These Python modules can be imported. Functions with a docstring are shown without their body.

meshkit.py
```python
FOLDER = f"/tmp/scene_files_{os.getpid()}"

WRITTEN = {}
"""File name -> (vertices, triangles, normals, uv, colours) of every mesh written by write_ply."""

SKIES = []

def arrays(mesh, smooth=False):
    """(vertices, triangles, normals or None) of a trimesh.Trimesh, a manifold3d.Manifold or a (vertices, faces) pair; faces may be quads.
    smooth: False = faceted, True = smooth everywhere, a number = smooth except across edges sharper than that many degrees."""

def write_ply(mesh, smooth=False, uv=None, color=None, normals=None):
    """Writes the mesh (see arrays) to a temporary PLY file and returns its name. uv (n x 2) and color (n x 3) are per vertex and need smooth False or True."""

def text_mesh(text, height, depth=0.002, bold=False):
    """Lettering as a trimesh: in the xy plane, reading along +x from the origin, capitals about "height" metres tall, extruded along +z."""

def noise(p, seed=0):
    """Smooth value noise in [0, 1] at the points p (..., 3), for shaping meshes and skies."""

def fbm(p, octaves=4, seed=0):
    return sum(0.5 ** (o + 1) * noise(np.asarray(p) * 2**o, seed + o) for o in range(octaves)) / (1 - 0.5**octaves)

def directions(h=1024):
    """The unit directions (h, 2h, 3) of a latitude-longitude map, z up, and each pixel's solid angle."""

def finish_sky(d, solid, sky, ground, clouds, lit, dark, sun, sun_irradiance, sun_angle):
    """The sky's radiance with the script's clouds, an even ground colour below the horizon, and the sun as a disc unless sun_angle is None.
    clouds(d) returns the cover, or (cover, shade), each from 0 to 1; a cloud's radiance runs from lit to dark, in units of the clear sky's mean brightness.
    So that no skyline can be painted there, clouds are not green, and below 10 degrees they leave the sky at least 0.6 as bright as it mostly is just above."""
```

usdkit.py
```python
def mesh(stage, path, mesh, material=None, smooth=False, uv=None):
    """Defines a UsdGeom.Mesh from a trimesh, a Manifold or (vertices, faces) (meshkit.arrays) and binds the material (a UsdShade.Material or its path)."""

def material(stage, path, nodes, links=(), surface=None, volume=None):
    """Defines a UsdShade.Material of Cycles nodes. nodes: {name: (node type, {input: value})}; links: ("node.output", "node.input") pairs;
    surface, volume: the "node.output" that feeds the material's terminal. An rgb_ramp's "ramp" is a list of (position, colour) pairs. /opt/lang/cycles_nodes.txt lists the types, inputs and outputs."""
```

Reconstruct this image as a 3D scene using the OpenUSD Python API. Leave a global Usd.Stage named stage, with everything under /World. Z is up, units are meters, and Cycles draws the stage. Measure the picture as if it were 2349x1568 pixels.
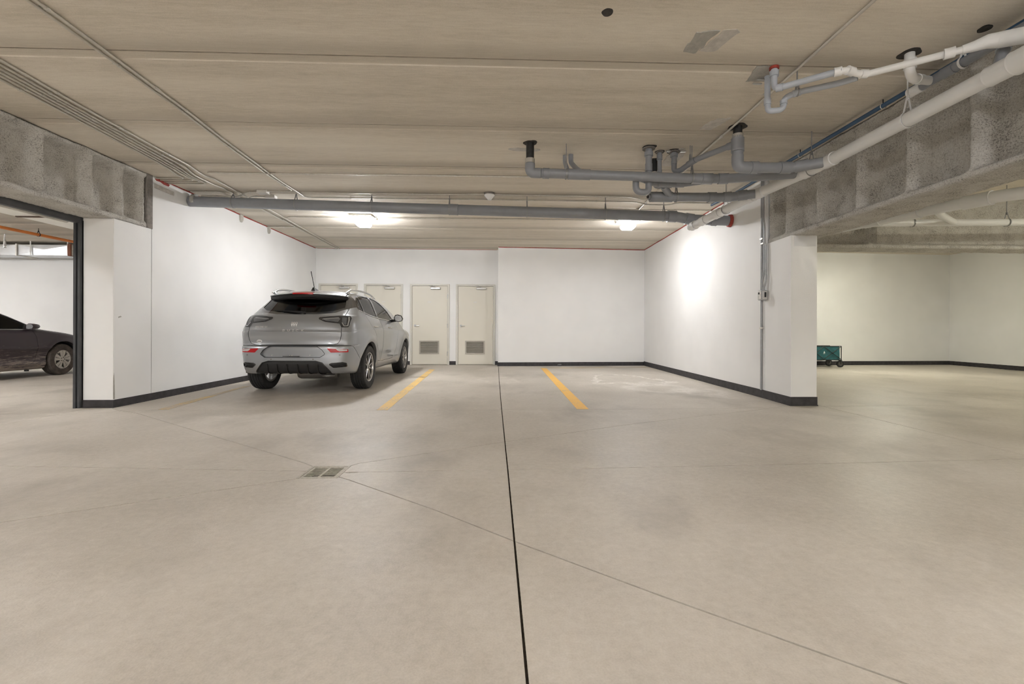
import math, random
import numpy as np, trimesh, usdkit, meshkit
from pxr import Usd, UsdGeom, UsdLux, UsdShade, Gf, Sdf, Vt
from scipy.interpolate import PchipInterpolator
from shapely.geometry import Polygon, LineString, box as sbox
from shapely.ops import unary_union
import manifold3d as m3
from manifold3d import Manifold, CrossSection

random.seed(7); RNG = np.random.default_rng(7)
stage = Usd.Stage.CreateInMemory()
UsdGeom.SetStageUpAxis(stage, 'Z'); UsdGeom.SetStageMetersPerUnit(stage, 1.0)
UsdGeom.Xform.Define(stage, '/World')

# ---------------------------------------------------------------- camera, lights, exposure
H = 3.14                                                # underside of the ceiling planks
cam = UsdGeom.Camera.Define(stage, '/World/camera')
cam.CreateHorizontalApertureAttr(36.0); cam.CreateVerticalApertureAttr(24.03)
cam.CreateFocalLengthAttr(36.0 * 1040 / 2349)
cam.CreateHorizontalApertureOffsetAttr(-36.0 * 21.1 / 2349)   # shift lens, as in architectural photographs
cam.CreateVerticalApertureOffsetAttr(-36.0 * 28.9 / 2349)
cam.CreateClippingRangeAttr(Gf.Vec2f(0.05, 200))
cx = UsdGeom.Xformable(cam.GetPrim())
cx.AddTranslateOp().Set(Gf.Vec3d(0, 0, 0.97))
cx.AddRotateZOp().Set(-math.degrees(math.atan(.0341)))
cx.AddRotateXOp().Set(90.0)
cx.AddRotateZOp(UsdGeom.XformOp.PrecisionDouble, 'roll').Set(math.degrees(.0033))
cam.CreateExposureAttr(1.6)

# ceiling lamps: position, watts, colour, share of the light that leaves through the LED panel underneath; the first two are in view
NEUTRAL, GREEN = (1.0, 1.0, 1.02), (1.0, .985, .84)
LAMPS = [(-2.76, 8.88, 84, NEUTRAL, .27), (2.40, 8.86, 34, NEUTRAL, .45), (-3.6, -.8, 106, NEUTRAL, .22), (2.8, -1.2, 92, NEUTRAL, .22),
         (-2.6, -5.6, 95, NEUTRAL, .35), (2.6, -5.6, 95, NEUTRAL, .35), (-9.2, 6.0, 85, NEUTRAL, .35), (-7.5, 2.4, 74, NEUTRAL, .35), (-13.4, 9.2, 80, NEUTRAL, .35),
         (8.6, 10.0, 48, GREEN, .45), (8.6, 3.6, 60, GREEN, .45), (8.6, -3.5, 50, GREEN, .35)]

# ---------------------------------------------------------------- helpers: prims and tags
_used = {}
def numbered(path):
    n = _used.get(path, -1) + 1; _used[path] = n
    return path if n == 0 else f'{path}_{n:03d}'
def tag(p, label=None, cat=None, group=None, kind=None):
    for k, v in (('label', label), ('category', cat), ('group', group), ('kind', kind)):
        if v: p.SetCustomDataByKey(k, v)
    return p
def P(o): return o.GetPath().pathString if o is not None else '/World'
def thing(name, label, cat, loc=(0, 0, 0), rz=0., group=None, kind=None):
    x = UsdGeom.Xform.Define(stage, numbered('/World/' + name))
    x.AddTranslateOp().Set(Gf.Vec3d(*map(float, loc)))
    if rz: x.AddRotateZOp().Set(float(rz))
    return tag(x.GetPrim(), label, cat, group, kind)
def obj(name, mesh, mat, parent=None, smooth=False, label=None, kind=None, cat=None, group=None):
    m = usdkit.mesh(stage, numbered(P(parent) + '/' + name), mesh, M[mat] if isinstance(mat, str) else mat, smooth=smooth)
    return tag(m.GetPrim(), label, cat, group, kind)
def raw(name, v, f, n, mat, parent, label=None):
    m = UsdGeom.Mesh.Define(stage, numbered(P(parent) + '/' + name))
    m.CreatePointsAttr(Vt.Vec3fArray.FromNumpy(v.astype(np.float32)))
    m.CreateFaceVertexCountsAttr(Vt.IntArray.FromNumpy(np.full(len(f), 3, np.int32)))
    m.CreateFaceVertexIndicesAttr(Vt.IntArray.FromNumpy(f.astype(np.int32).ravel()))
    m.CreateSubdivisionSchemeAttr('none')
    m.CreateNormalsAttr(Vt.Vec3fArray.FromNumpy(n.astype(np.float32))); m.SetNormalsInterpolation('vertex')
    UsdShade.MaterialBindingAPI.Apply(m.GetPrim()).Bind(M[mat])
    return tag(m.GetPrim(), label)
def copy_of(src, loc, rz=0., label=None, group=None):
    was = src.GetCustomData()
    base = src.GetPath().pathString
    if base[-4] == '_' and base[-3:].isdigit(): base = base[:-4]
    x = UsdGeom.Xform.Define(stage, numbered(base)); p = x.GetPrim()
    p.GetReferences().AddInternalReference(src.GetPath()); p.SetInstanceable(True)
    x.ClearXformOpOrder()
    x.AddTranslateOp().Set(Gf.Vec3d(*map(float, loc)))
    x.AddRotateZOp().Set(float(rz))
    return tag(p, label or was['label'], was.get('category'), group or was.get('group'), was.get('kind'))

# ---------------------------------------------------------------- helpers: shapes
cat = trimesh.util.concatenate
def cbox(x0, x1, y0, y1, z0, z1, c=0.0):
    if c <= 0:
        b = trimesh.creation.box([x1 - x0, y1 - y0, z1 - z0]); b.apply_translation([(x0 + x1) / 2, (y0 + y1) / 2, (z0 + z1) / 2]); return b
    c = min(c, .49 * min(x1 - x0, y1 - y0, z1 - z0)); pts = []
    for sx in (0, 1):
        for sy in (0, 1):
            for sz in (0, 1):
                X, Y, Z = (x1, x0)[sx], (y1, y0)[sy], (z1, z0)[sz]; dx, dy, dz = c * (1, -1)[1 - sx], c * (1, -1)[1 - sy], c * (1, -1)[1 - sz]
                pts += [(X + dx * 0, Y + dy, Z + dz), (X + dx, Y, Z + dz), (X + dx, Y + dy, Z)]
    return trimesh.convex.convex_hull(np.array(pts))
def rounded(pts, r, n=6):
    """a polyline with its corners rounded to radius r (trim length)"""
    p = [np.array(q, float) for q in pts]; out = [p[0]]
    for a, b, c in zip(p[:-2], p[1:-1], p[2:]):
        la, lc = np.linalg.norm(a - b), np.linalg.norm(c - b); t = min(r, la * .49, lc * .49)
        A, C = b + (a - b) / la * t, b + (c - b) / lc * t
        for k in range(n + 1):
            u = k / n; out.append((1 - u) ** 2 * A + 2 * u * (1 - u) * b + u * u * C)
    return np.array(out + [p[-1]])
def tube(pts, r, sides=14, fillet=0., n=6, caps=True):
    p = rounded(pts, fillet, n) if fillet and len(pts) > 2 else np.array(pts, float)
    R = np.broadcast_to(np.asarray(r, float), (len(p),)) if np.ndim(r) == 0 or len(r) == len(p) else np.full(len(p), r[0])
    t = np.gradient(p, axis=0); d = np.diff(p, axis=0); d /= np.linalg.norm(d, axis=1, keepdims=True) + 1e-12
    t[0], t[-1] = d[0], d[-1]
    for i in range(1, len(p) - 1): t[i] = d[i - 1] + d[i]
    t /= np.linalg.norm(t, axis=1, keepdims=True) + 1e-12
    up = np.array([0, 0, 1.]) if abs(t[0][2]) < .9 else np.array([1., 0, 0])
    a = np.cross(t[0], up); a /= np.linalg.norm(a); rings = []; ang = np.arange(sides) * 2 * np.pi / sides
    for i in range(len(p)):
        a = a - t[i] * (a @ t[i]); a /= np.linalg.norm(a); b = np.cross(t[i], a)
        rings.append(p[i] + R[i] * (np.cos(ang)[:, None] * a + np.sin(ang)[:, None] * b))
    v = np.vstack(rings); f = []
    for i in range(len(p) - 1):
        for j in range(sides):
            k = (j + 1) % sides; f += [(i * sides + j, i * sides + k, (i + 1) * sides + k), (i * sides + j, (i + 1) * sides + k, (i + 1) * sides + j)]
    if caps:
        o = len(v); v = np.vstack([v, p[0], p[-1]]); e = (len(p) - 1) * sides
        for j in range(sides):
            k = (j + 1) % sides; f += [(o, k, j), (o + 1, e + j, e + k)]
    m = trimesh.Trimesh(v, np.array(f), process=False)
    return m
def lathe(prof, n=32, axis='z', closed=False):
    """prof: (radius, height) points"""
    prof = np.array(prof, float); ang = np.arange(n) * 2 * np.pi / n; k = len(prof)
    v = np.stack([np.outer(np.cos(ang), prof[:, 0]), np.outer(np.sin(ang), prof[:, 0]), np.broadcast_to(prof[:, 1], (n, k))], -1).reshape(-1, 3); f = []
    for i in range(n):
        j = (i + 1) % n
        for q in range(k if closed else k - 1):
            w = (q + 1) % k; f += [(i * k + q, j * k + q, j * k + w), (i * k + q, j * k + w, i * k + w)]
    m = trimesh.Trimesh(v, np.array(f), process=True)
    if axis == 'x': m.apply_transform(np.array([[0, 0, 1, 0], [1, 0, 0, 0], [0, 1, 0, 0], [0, 0, 0, 1.]]))
    if axis == 'y': m.apply_transform(np.array([[0, 1, 0, 0], [0, 0, 1, 0], [1, 0, 0, 0], [0, 0, 0, 1.]]))
    trimesh.repair.fix_normals(m); return m
def moved(m, t, rz=0.):
    m = m.copy()
    if rz: m.apply_transform(trimesh.transformations.rotation_matrix(math.radians(rz), [0, 0, 1]))
    m.apply_translation(t); return m
def prism(poly, z0, z1):
    """plan polygon (list or shapely) extruded from z0 to z1"""
    poly = Polygon(poly) if not hasattr(poly, 'exterior') else poly
    m = trimesh.creation.extrude_polygon(poly, z1 - z0, engine='earcut'); m.apply_translation([0, 0, z0]); return m
def xz_plate(poly, y0, y1):
    """polygon given in (x, z) extruded in y"""
    m = prism(poly, 0, y1 - y0); v = m.vertices.copy(); m.vertices = np.stack([v[:, 0], y1 - v[:, 2], v[:, 1]], 1); trimesh.repair.fix_normals(m); return m
def yz_plate(poly, x0, x1):
    m = prism(poly, 0, x1 - x0); v = m.vertices.copy(); m.vertices = np.stack([x0 + v[:, 2], v[:, 0], v[:, 1]], 1); trimesh.repair.fix_normals(m); return m

# ---------------------------------------------------------------- materials
M = {}
def mat(name, nodes, links, surface):
    M[name] = usdkit.material(stage, '/World/Looks/' + name, nodes, links, surface=surface); return M[name]
def plain(name, col, rough=.5, metal=0., coat=0., var=.06, scale=6., spec=.5, bump=0., bscale=60.):
    """one colour with a little procedural unevenness"""
    a = tuple(c * (1 - var) for c in col); b = tuple(min(1, c * (1 + var)) for c in col)
    nd = {'g': ('geometry', {}), 'n': ('noise_texture', {'scale': scale, 'detail': 4.}), 'r': ('rgb_ramp', {'ramp': [(.3, a), (.7, b)]}),
          'p': ('principled_bsdf', {'roughness': rough, 'metallic': metal, 'coat_weight': coat, 'specular_ior_level': spec})}
    ln = [('g.position', 'n.vector'), ('n.fac', 'r.fac'), ('r.color', 'p.base_color')]
    if bump:
        nd['bn'] = ('noise_texture', {'scale': bscale, 'detail': 5.}); nd['b'] = ('bump', {'strength': bump, 'distance': .004})
        ln += [('g.position', 'bn.vector'), ('bn.fac', 'b.height'), ('b.normal', 'p.normal')]
    return mat(name, nd, ln, 'p.BSDF')

plain('white_wall', (.82, .815, .80), .62, var=.025, scale=1.6, bump=.25, bscale=90)
plain('wall_patch', (.72, .72, .72), .7, var=.03, scale=3, bump=.2)
plain('rubber_base', (.035, .032, .034), .55, var=.35, scale=14)
plain('door_paint', (.70, .665, .575), .42, var=.015, scale=2)
plain('frame_paint', (.62, .60, .54), .42, var=.02, scale=2)
plain('grille_paint', (.40, .37, .32), .5, var=.05)
plain('brushed_metal', (.62, .62, .61), .34, metal=.9, var=.05, scale=20)
plain('galvanized', (.62, .60, .55), .42, metal=.55, var=.08, scale=30)
plain('duct_metal', (.74, .76, .78), .30, metal=.85, var=.08, scale=5)
plain('riser_metal', (.40, .41, .42), .4, metal=.35, var=.06, scale=25)
plain('conduit_metal', (.60, .57, .51), .38, metal=.45, var=.06, scale=25)
plain('pipe_grey', (.255, .265, .285), .33, var=.05, scale=8)
plain('pipe_grey_light', (.44, .47, .52), .3, var=.04, scale=8)
plain('pipe_white', (.80, .80, .79), .3, var=.03, scale=4)
plain('pipe_black', (.012, .012, .012), .5, var=.4, scale=30)
plain('pipe_blue', (.035, .085, .16), .45, var=.1)
plain('sleeve_dark', (.05, .045, .04), .9, var=.4, scale=30)
plain('firestop_red', (.34, .045, .03), .7, var=.25, scale=20)
plain('band_steel', (.66, .65, .63), .3, metal=.9, var=.1, scale=40)
plain('dark_steel', (.055, .057, .062), .45, var=.15, scale=9)
plain('orange_pipe', (.80, .25, .055), .45, var=.05)
plain('rust_strap', (.20, .075, .04), .8, var=.2)
plain('soffit_board', (.88, .87, .82), .6, var=.04, scale=3)
plain('strut_brown', (.10, .065, .045), .7, var=.2)
plain('box_white', (.70, .68, .63), .5, var=.03)
plain('grey_beam_end', (.22, .20, .18), .9, var=.2, scale=25, bump=.5)
plain('mortar', (.40, .385, .35), .95, var=.12, scale=25, bump=.8, bscale=70)
plain('mortar_pale', (.56, .53, .49), .95, var=.15, scale=18, bump=.8, bscale=70)
plain('drain_iron', (.42, .385, .32), .6, metal=.3, var=.2, scale=50)
plain('drain_pit', (.02, .012, .008), .9, var=.4, scale=40)
plain('sub_base', (.075, .062, .05), .95)
mat('lamp_lens', {'e': ('emission', {'color': (1., .98, .95), 'strength': 14.})}, [], 'e.emission')
def concrete(name, lo, mid, hi, streak=None, stains=False, band=False, rough=.62, spec=.35):
    nd = {'g': ('geometry', {}), 'n1': ('noise_texture', {'scale': .55, 'detail': 6., 'roughness': .62}),
          'n2': ('noise_texture', {'scale': 26., 'detail': 6., 'roughness': .7}), 'n3': ('noise_texture', {'scale': 140., 'detail': 3.}),
          'mp': ('mapping', {'scale': streak or (1, 1, 1)}),
          's1': ('math', {'math_type': 'multiply', 'value2': .60}), 's2': ('math', {'math_type': 'multiply_add', 'value2': .26}), 's3': ('math', {'math_type': 'multiply_add', 'value2': .14}),
          'r': ('rgb_ramp', {'ramp': [(.38, lo), (.5, mid), (.62, hi)]}), 'p': ('principled_bsdf', {'specular_ior_level': spec}),
          'rr': ('map_range', {'from_min': .35, 'from_max': .65, 'to_min': rough - .08, 'to_max': rough + .08}), 'b': ('bump', {'strength': .35, 'distance': .002})}
    ln = [('g.position', 'mp.vector'), ('mp.vector', 'n1.vector'), ('mp.vector', 'n2.vector'), ('g.position', 'n3.vector'), ('n1.fac', 's1.value1'), ('n2.fac', 's2.value1'), ('s1.value', 's2.value3'),
          ('n3.fac', 's3.value1'), ('s2.value', 's3.value3'), ('s3.value', 'r.fac'), ('n1.fac', 'rr.value'), ('rr.result', 'p.roughness'), ('n3.fac', 'b.height'), ('b.normal', 'p.normal')]
    top = 'r.color'
    def layer(k, mask, colour, top):
        nd['x' + k] = ('mix_color', {'blend_type': 'mix', 'b': colour}); ln.extend([(mask, f'x{k}.fac'), (top, f'x{k}.a')]); return f'x{k}.result'
    if band:                                            # darker, form-stained strips along both long edges of each 1.22 m plank
        nd |= {'sp': ('separate_xyz', {}), 'wn': ('noise_texture', {'scale': 3., 'detail': 4.}), 'wm': ('mapping', {'scale': (.35, 1, 1)}), 'wo': ('math', {'math_type': 'multiply_add', 'value2': .05}),
               'sc': ('math', {'math_type': 'multiply_add', 'value2': 1 / 1.2215, 'value3': -3.655 / 1.2215 + 40}), 'fr': ('math', {'math_type': 'fraction'}),
               'br': ('rgb_ramp', {'ramp': [(0, (.75,) * 3), (.085, (.6,) * 3), (.105, (0,) * 3), (.80, (0,) * 3), (.87, (.35,) * 3), (.93, (.8,) * 3), (1, (.9,) * 3)]}),
               'bm': ('math', {'math_type': 'multiply'})}
        ln += [('g.position', 'sp.vector'), ('g.position', 'wm.vector'), ('wm.vector', 'wn.vector'), ('wn.fac', 'wo.value1'), ('sp.y', 'wo.value3'), ('wo.value', 'sc.value1'), ('sc.value', 'fr.value1'),
               ('fr.value', 'br.fac'), ('br.color', 'bm.value1'), ('n1.fac', 'bm.value2')]
        top = layer('band', 'bm.value', tuple(c * .70 for c in lo), top)
    if stains:                                          # limy tide marks of dried puddles and dull tyre patches
        nd |= {'wn': ('noise_texture', {'scale': 1.6, 'detail': 6., 'roughness': .62})}
        ln += [('g.position', 'wn.vector')]
        for k, (x, y, sx, sy, r, w, amt) in enumerate(((2.35, 8.75, 1.0, .72, .62, .08, 1.7), (2.55, 7.6, 1.1, .8, .45, .24, 1.0), (3.1, 6.9, 1., .8, .28, .18, .8), (-1.25, 2.2, 1., 1.3, .52, .02, .18), (-.1, 8.6, 1, 1, .4, .1, .5))):
            nd |= {f'c{k}': ('vector_math', {'math_type': 'subtract', 'vector2': (x, y, 0)}), f'm{k}': ('vector_math', {'math_type': 'multiply', 'vector2': (sx, sy, 0)}), f'd{k}': ('vector_math', {'math_type': 'length'}),
                   f'w{k}': ('math', {'math_type': 'multiply_add', 'value2': 1.6}), f'a{k}': ('math', {'math_type': 'subtract', 'value2': r + .8}), f'b{k}': ('math', {'math_type': 'absolute'}),
                   f'o{k}': ('map_range', {'from_min': 0., 'from_max': w, 'to_min': amt, 'to_max': 0., 'clamp': True}), f'q{k}': ('math', {'math_type': 'multiply', 'use_clamp': True}), }
            ln += [('g.position', f'c{k}.vector1'), (f'c{k}.vector', f'm{k}.vector1'), (f'm{k}.vector', f'd{k}.vector1'), ('wn.fac', f'w{k}.value1'), (f'd{k}.value', f'w{k}.value3'), (f'w{k}.value', f'a{k}.value1'),
                   (f'a{k}.value', f'b{k}.value1'), (f'b{k}.value', f'o{k}.value'), (f'o{k}.result', f'q{k}.value1'), ('n2.fac', f'q{k}.value2')]
            top = layer(f'st{k}', f'q{k}.value', (.74, .70, .64), top)
        nd |= {'dn': ('noise_texture', {'scale': .9, 'detail': 5., 'roughness': .6}), 'dm': ('mapping', {'location': (7, 3, 0), 'scale': (1.2, .8, 1)}), 'dr': ('rgb_ramp', {'ramp': [(.52, (0, 0, 0)), (.70, (.55,) * 3)]})}
        ln += [('g.position', 'dm.vector'), ('dm.vector', 'dn.vector'), ('dn.fac', 'dr.fac')]
        top = layer('dull', 'dr.color', tuple(c * .72 for c in lo), top)
    ln.append((top, 'p.base_color'))
    return mat(name, nd, ln, 'p.BSDF')
concrete('floor_concrete', (.38, .34, .285), (.49, .445, .385), (.58, .535, .475), stains=True, rough=.5, spec=.4)
concrete('ceiling_concrete', (.54, .49, .405), (.69, .63, .54), (.80, .745, .65), streak=(.25, 2.4, 1), band=True, rough=.85, spec=.2)
concrete('bare_concrete', (.26, .24, .21), (.33, .305, .27), (.40, .37, .33), rough=.8)
def paint_mat(name, col, thin):
    """road paint worn through to the concrete in small flakes"""
    mat(name, {'g': ('geometry', {}), 'n': ('noise_texture', {'scale': 38., 'detail': 6., 'roughness': .75}), 'k': ('noise_texture', {'scale': 3., 'detail': 3.}), 'a': ('math', {'math_type': 'multiply_add', 'value2': .55}),
               'r': ('rgb_ramp', {'ramp': [(thin - .09, (0, 0, 0)), (thin + .09, (1, 1, 1))]}), 'mx': ('mix_color', {'a': (.41, .355, .29), 'b': col}), 'p': ('principled_bsdf', {'roughness': .6})},
        [('g.position', 'n.vector'), ('g.position', 'k.vector'), ('k.fac', 'a.value1'), ('n.fac', 'a.value3'), ('a.value', 'r.fac'), ('r.color', 'mx.fac'), ('mx.result', 'p.base_color')], 'p.BSDF')
paint_mat('yellow_paint', (.86, .50, .10), .62); paint_mat('yellow_paint_worn', (.76, .50, .15), .70); paint_mat('yellow_paint_faint', (.62, .45, .17), .80)
mat('fireproofing', {'g': ('geometry', {}), 'n': ('noise_texture', {'scale': 85., 'detail': 5., 'roughness': .75}), 'n2': ('noise_texture', {'scale': 6., 'detail': 4.}), 'a': ('math', {'math_type': 'multiply_add', 'value2': .35}),
    'r': ('rgb_ramp', {'ramp': [(.50, (.30, .275, .24)), (.62, (.72, .685, .625)), (.78, (.88, .855, .80))]}), 'p': ('principled_bsdf', {'roughness': 1., 'specular_ior_level': .05}), 'b': ('bump', {'strength': 1., 'distance': .02})},
    [('g.position', 'n.vector'), ('g.position', 'n2.vector'), ('n2.fac', 'a.value1'), ('n.fac', 'a.value3'), ('a.value', 'r.fac'), ('r.color', 'p.base_color'), ('n.fac', 'b.height'), ('b.normal', 'p.normal')], 'p.BSDF')

# ================================================================ the setting
# ---- floor: slabs between the saw-cut joints; the floor falls 5 cm along the left wall
XL, XR, YN, YF = -16.0, 13.2, -8.0, 12.9
def drop(x): return np.interp(x, [-5.0, -4.2], [-.05, 0.])
JOINTS = [([(-.21, 12.9), (-.192, 11.871), (-.124, 8.776), (-.053, 5.768), (-.005, 3.958), (.018, 3.124), (.043, 2.08), (.063, 1.24), (.10, -8)], .0046),
          ([(-16, 3.5), (-3.546, 3.307), (-2.438, 3.221), (-1.30, 3.13)], .0036), ([(-1.10, 3.105), (.018, 3.134), (1.69, 3.196), (3.936, 3.31), (13.2, 3.7)], .0034),
          ([(-5.2, 5.56), (-3.926, 5.517), (-1.527, 5.45), (-.076, 5.457), (1.547, 5.492), (3.75, 5.56)], .0026),
          ([(-4.99, 5.93), (-4.739, 5.709), (-2.922, 4.388), (-1.443, 3.321), (-1.33, 3.22)], .004),
          ([(-1.12, 3.03), (-1.005, 2.95), (-.37, 2.442), (.043, 2.076), (.549, 1.653), (1.104, 1.209), (4.2, -1.3), (7, -3.6)], .0042),
          ([(-1.12, 3.22), (-1.051, 3.312), (.022, 3.927), (1.304, 4.627), (3.206, 5.497), (3.72, 5.75)], .003),
          ([(-1.33, 3.0), (-1.337, 2.983), (-1.992, 2.632), (-2.514, 2.345), (-5.3, .85), (-16, -5)], .0038),
          ([(-16, 5.65), (-5.2, 5.56)], .003), ([(-5.28, -8), (-5.28, 6.2)], .003), ([(4.06, -8), (4.06, 6.0)], .003), ([(4.06, 5.66), (13.2, 5.9)], .003)]
DRAIN = (-1.357, -1.09, 2.985, 3.250)
cut = unary_union([LineString(p).buffer(w, cap_style=2, join_style=2) for p, w in JOINTS] + [sbox(DRAIN[0], DRAIN[2], DRAIN[1], DRAIN[3]), Polygon([(-1.085, 3.095), (-1.06, 3.112), (-1.03, 3.116), (-1.0, 3.112), (-.985, 3.106), (-1.01, 3.094), (-1.05, 3.088)])])
floor = thing('floor', 'beige sealed concrete garage floor cut by saw joints', None, kind='structure')
slabs = sorted(sbox(XL, YN, XR, YF).difference(cut).geoms, key=lambda g: -g.area)
for g in slabs:
    if g.area < .02: continue
    pieces = []
    for a, b in ((XL, -5.0), (-5.0, -4.2), (-4.2, XR)):
        q = g.intersection(sbox(a, YN, b, YF))
        for h in getattr(q, 'geoms', [q]):
            if h.geom_type == 'Polygon' and h.area > 1e-4: pieces.append(prism(h, -.09, 0.))
    m = cat(pieces); v = m.vertices.copy(); v[:, 2] += drop(v[:, 0]); m.vertices = v
    obj('slab', m, 'floor_concrete', floor)
e_ = .01
obj('joint_filler', cat([cbox(XL, -4.2, YN, YF, -.16, -.066), cbox(-4.2, DRAIN[0] - e_, YN, YF, -.16, -.014), cbox(DRAIN[1] + e_, XR, YN, YF, -.16, -.014), cbox(DRAIN[0] - e_, DRAIN[1] + e_, YN, DRAIN[2] - e_, -.16, -.014), cbox(DRAIN[0] - e_, DRAIN[1] + e_, DRAIN[3] + e_, YF, -.16, -.014)]), 'sub_base', floor)

# ---- ceiling: hollow-core planks 1.22 m wide, three bays long
ceiling = thing('ceiling', 'ceiling of precast concrete planks with dark seams', None, kind='structure')
def plank(y0, y1, x0, x1, dz=0.):
    e, z = .009, H + dz
    prof = [(y0 + e, z + .005), (y0 + .10, z + .005), (y0 + .112, z), (y1 - .075, z), (y1 - .068, z + .002), (y1 - e, z + .002), (y1 - e, z + .2), (y0 + e, z + .2)]
    return yz_plate(prof, x0, x1)
for k in range(-10, 8):
    y0 = 3.655 + 1.2215 * k
    for x0, x1 in ((XL, -5.21), (-5.2, 3.92), (3.93, XR)):
        obj('plank', plank(y0, min(y0 + 1.2215, 13.0), x0, x1, RNG.uniform(-.0015, .0015)), 'ceiling_concrete', ceiling)
obj('seam_backing', cbox(XL, XR, YN - .8, 13.0, H + .2, H + .26), 'sub_base', ceiling)
def blob(cx, cy, rx, ry, seed, n=26, rough=.16):
    a = np.linspace(0, 2 * np.pi, n, endpoint=False); r = 1 + rough * (meshkit.noise(np.stack([np.cos(a) * 1.6 + seed * 7, np.sin(a) * 1.6, a * 0], -1), seed) - .5) * 2
    return [(cx + rx * r_ * math.cos(t), cy + ry * r_ * math.sin(t)) for t, r_ in zip(a, r)]
def patch(poly, mat_, dz, label):
    p = Polygon(poly).segmentize(.03); q = np.array(p.exterior.coords)[:-1]
    q = q + (meshkit.noise(np.c_[q * 22, q[:, :1] * 0], 5) - .5)[:, None] * .022
    obj('mortar_patch', prism(Polygon(q).buffer(0), H - dz, H + .012), mat_, ceiling, label=label)
patch([(1.379, 3.491), (1.382, 3.257), (1.54, 3.225), (1.52, 3.30), (1.50, 3.42), (1.48, 3.50)], 'mortar', .006, 'grey rough mortar patch')
patch([(1.50, 3.48), (1.53, 3.36), (1.56, 3.222), (1.66, 3.215), (1.703, 3.25), (1.63, 3.46), (1.56, 3.49)], 'mortar_pale', .003, 'pale smoothed mortar patch')
patch([(2.084, 4.83), (2.109, 4.64), (2.18, 4.575), (2.295, 4.562), (2.27, 4.66), (2.22, 4.845)], 'mortar_pale', .005, 'pale ragged mortar patch beside a seam')
patch([(2.083, 3.888), (2.058, 3.665), (2.252, 3.66), (2.336, 3.882)], 'mortar', .003, 'square grey mortar patch under the twin stub pipes')
patch(blob(2.11, 5.66, .10, .30, 3), 'mortar_pale', .004, 'long pale mortar patch by the cluster of pipes')
patch(blob(.22, 5.47, .20, .05, 9), 'mortar_pale', .003, 'thin mortar patch by a black pipe stub')
for k, (x, y, r) in enumerate(((.687, 3.079, .04), (3.153, 3.443, .075), (.276, 5.277, .085), (2.464, 4.754, .095), (1.90, 5.75, .075), (1.699, 5.343, .085), (1.868, 5.469, .06), (2.04, 5.448, .085), (3.43, 3.14, .045))):
    obj('core_hole', prism(blob(x, y, r, r, 20 + k), H - .0025 - .001 * (k % 2), H + .01), 'sleeve_dark', ceiling, label='dark ragged hole round a pipe' if k else 'small dark hole in the plank')

# ---- walls
def wall(name, poly, z0, z1, m='white_wall', label=None):
    return obj(name, prism(poly, z0, z1), m, None, kind='structure', label=label)
WL = lambda y: -5.03 - .09 * (y - 6.6) / 5.8                        # face of the left wall
wl = thing('wall_left', 'white painted left wall of the parking bay with its end pillar', None, kind='structure')
obj('wall_panel', prism([(WL(6.62), 6.62), (WL(12.4), 12.4), (-5.42, 12.4), (-5.42, 6.62)], -.05, H), 'white_wall', wl)
obj('pillar', cbox(-5.40, -5.02, 5.98, 6.60, -.06, 2.375, .006), 'white_wall', wl)
for q_ in ([(5.9795, .06), (5.9795, .33), (5.99, .40), (6.0, .22), (6.004, .06)], [(6.05, 1.10), (6.10, 1.115), (6.09, 1.13), (6.055, 1.12)]): obj('scuff', yz_plate(q_, -5.022, -5.0188), 'mortar', wl, label='grey scuff on the pillar')
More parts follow.
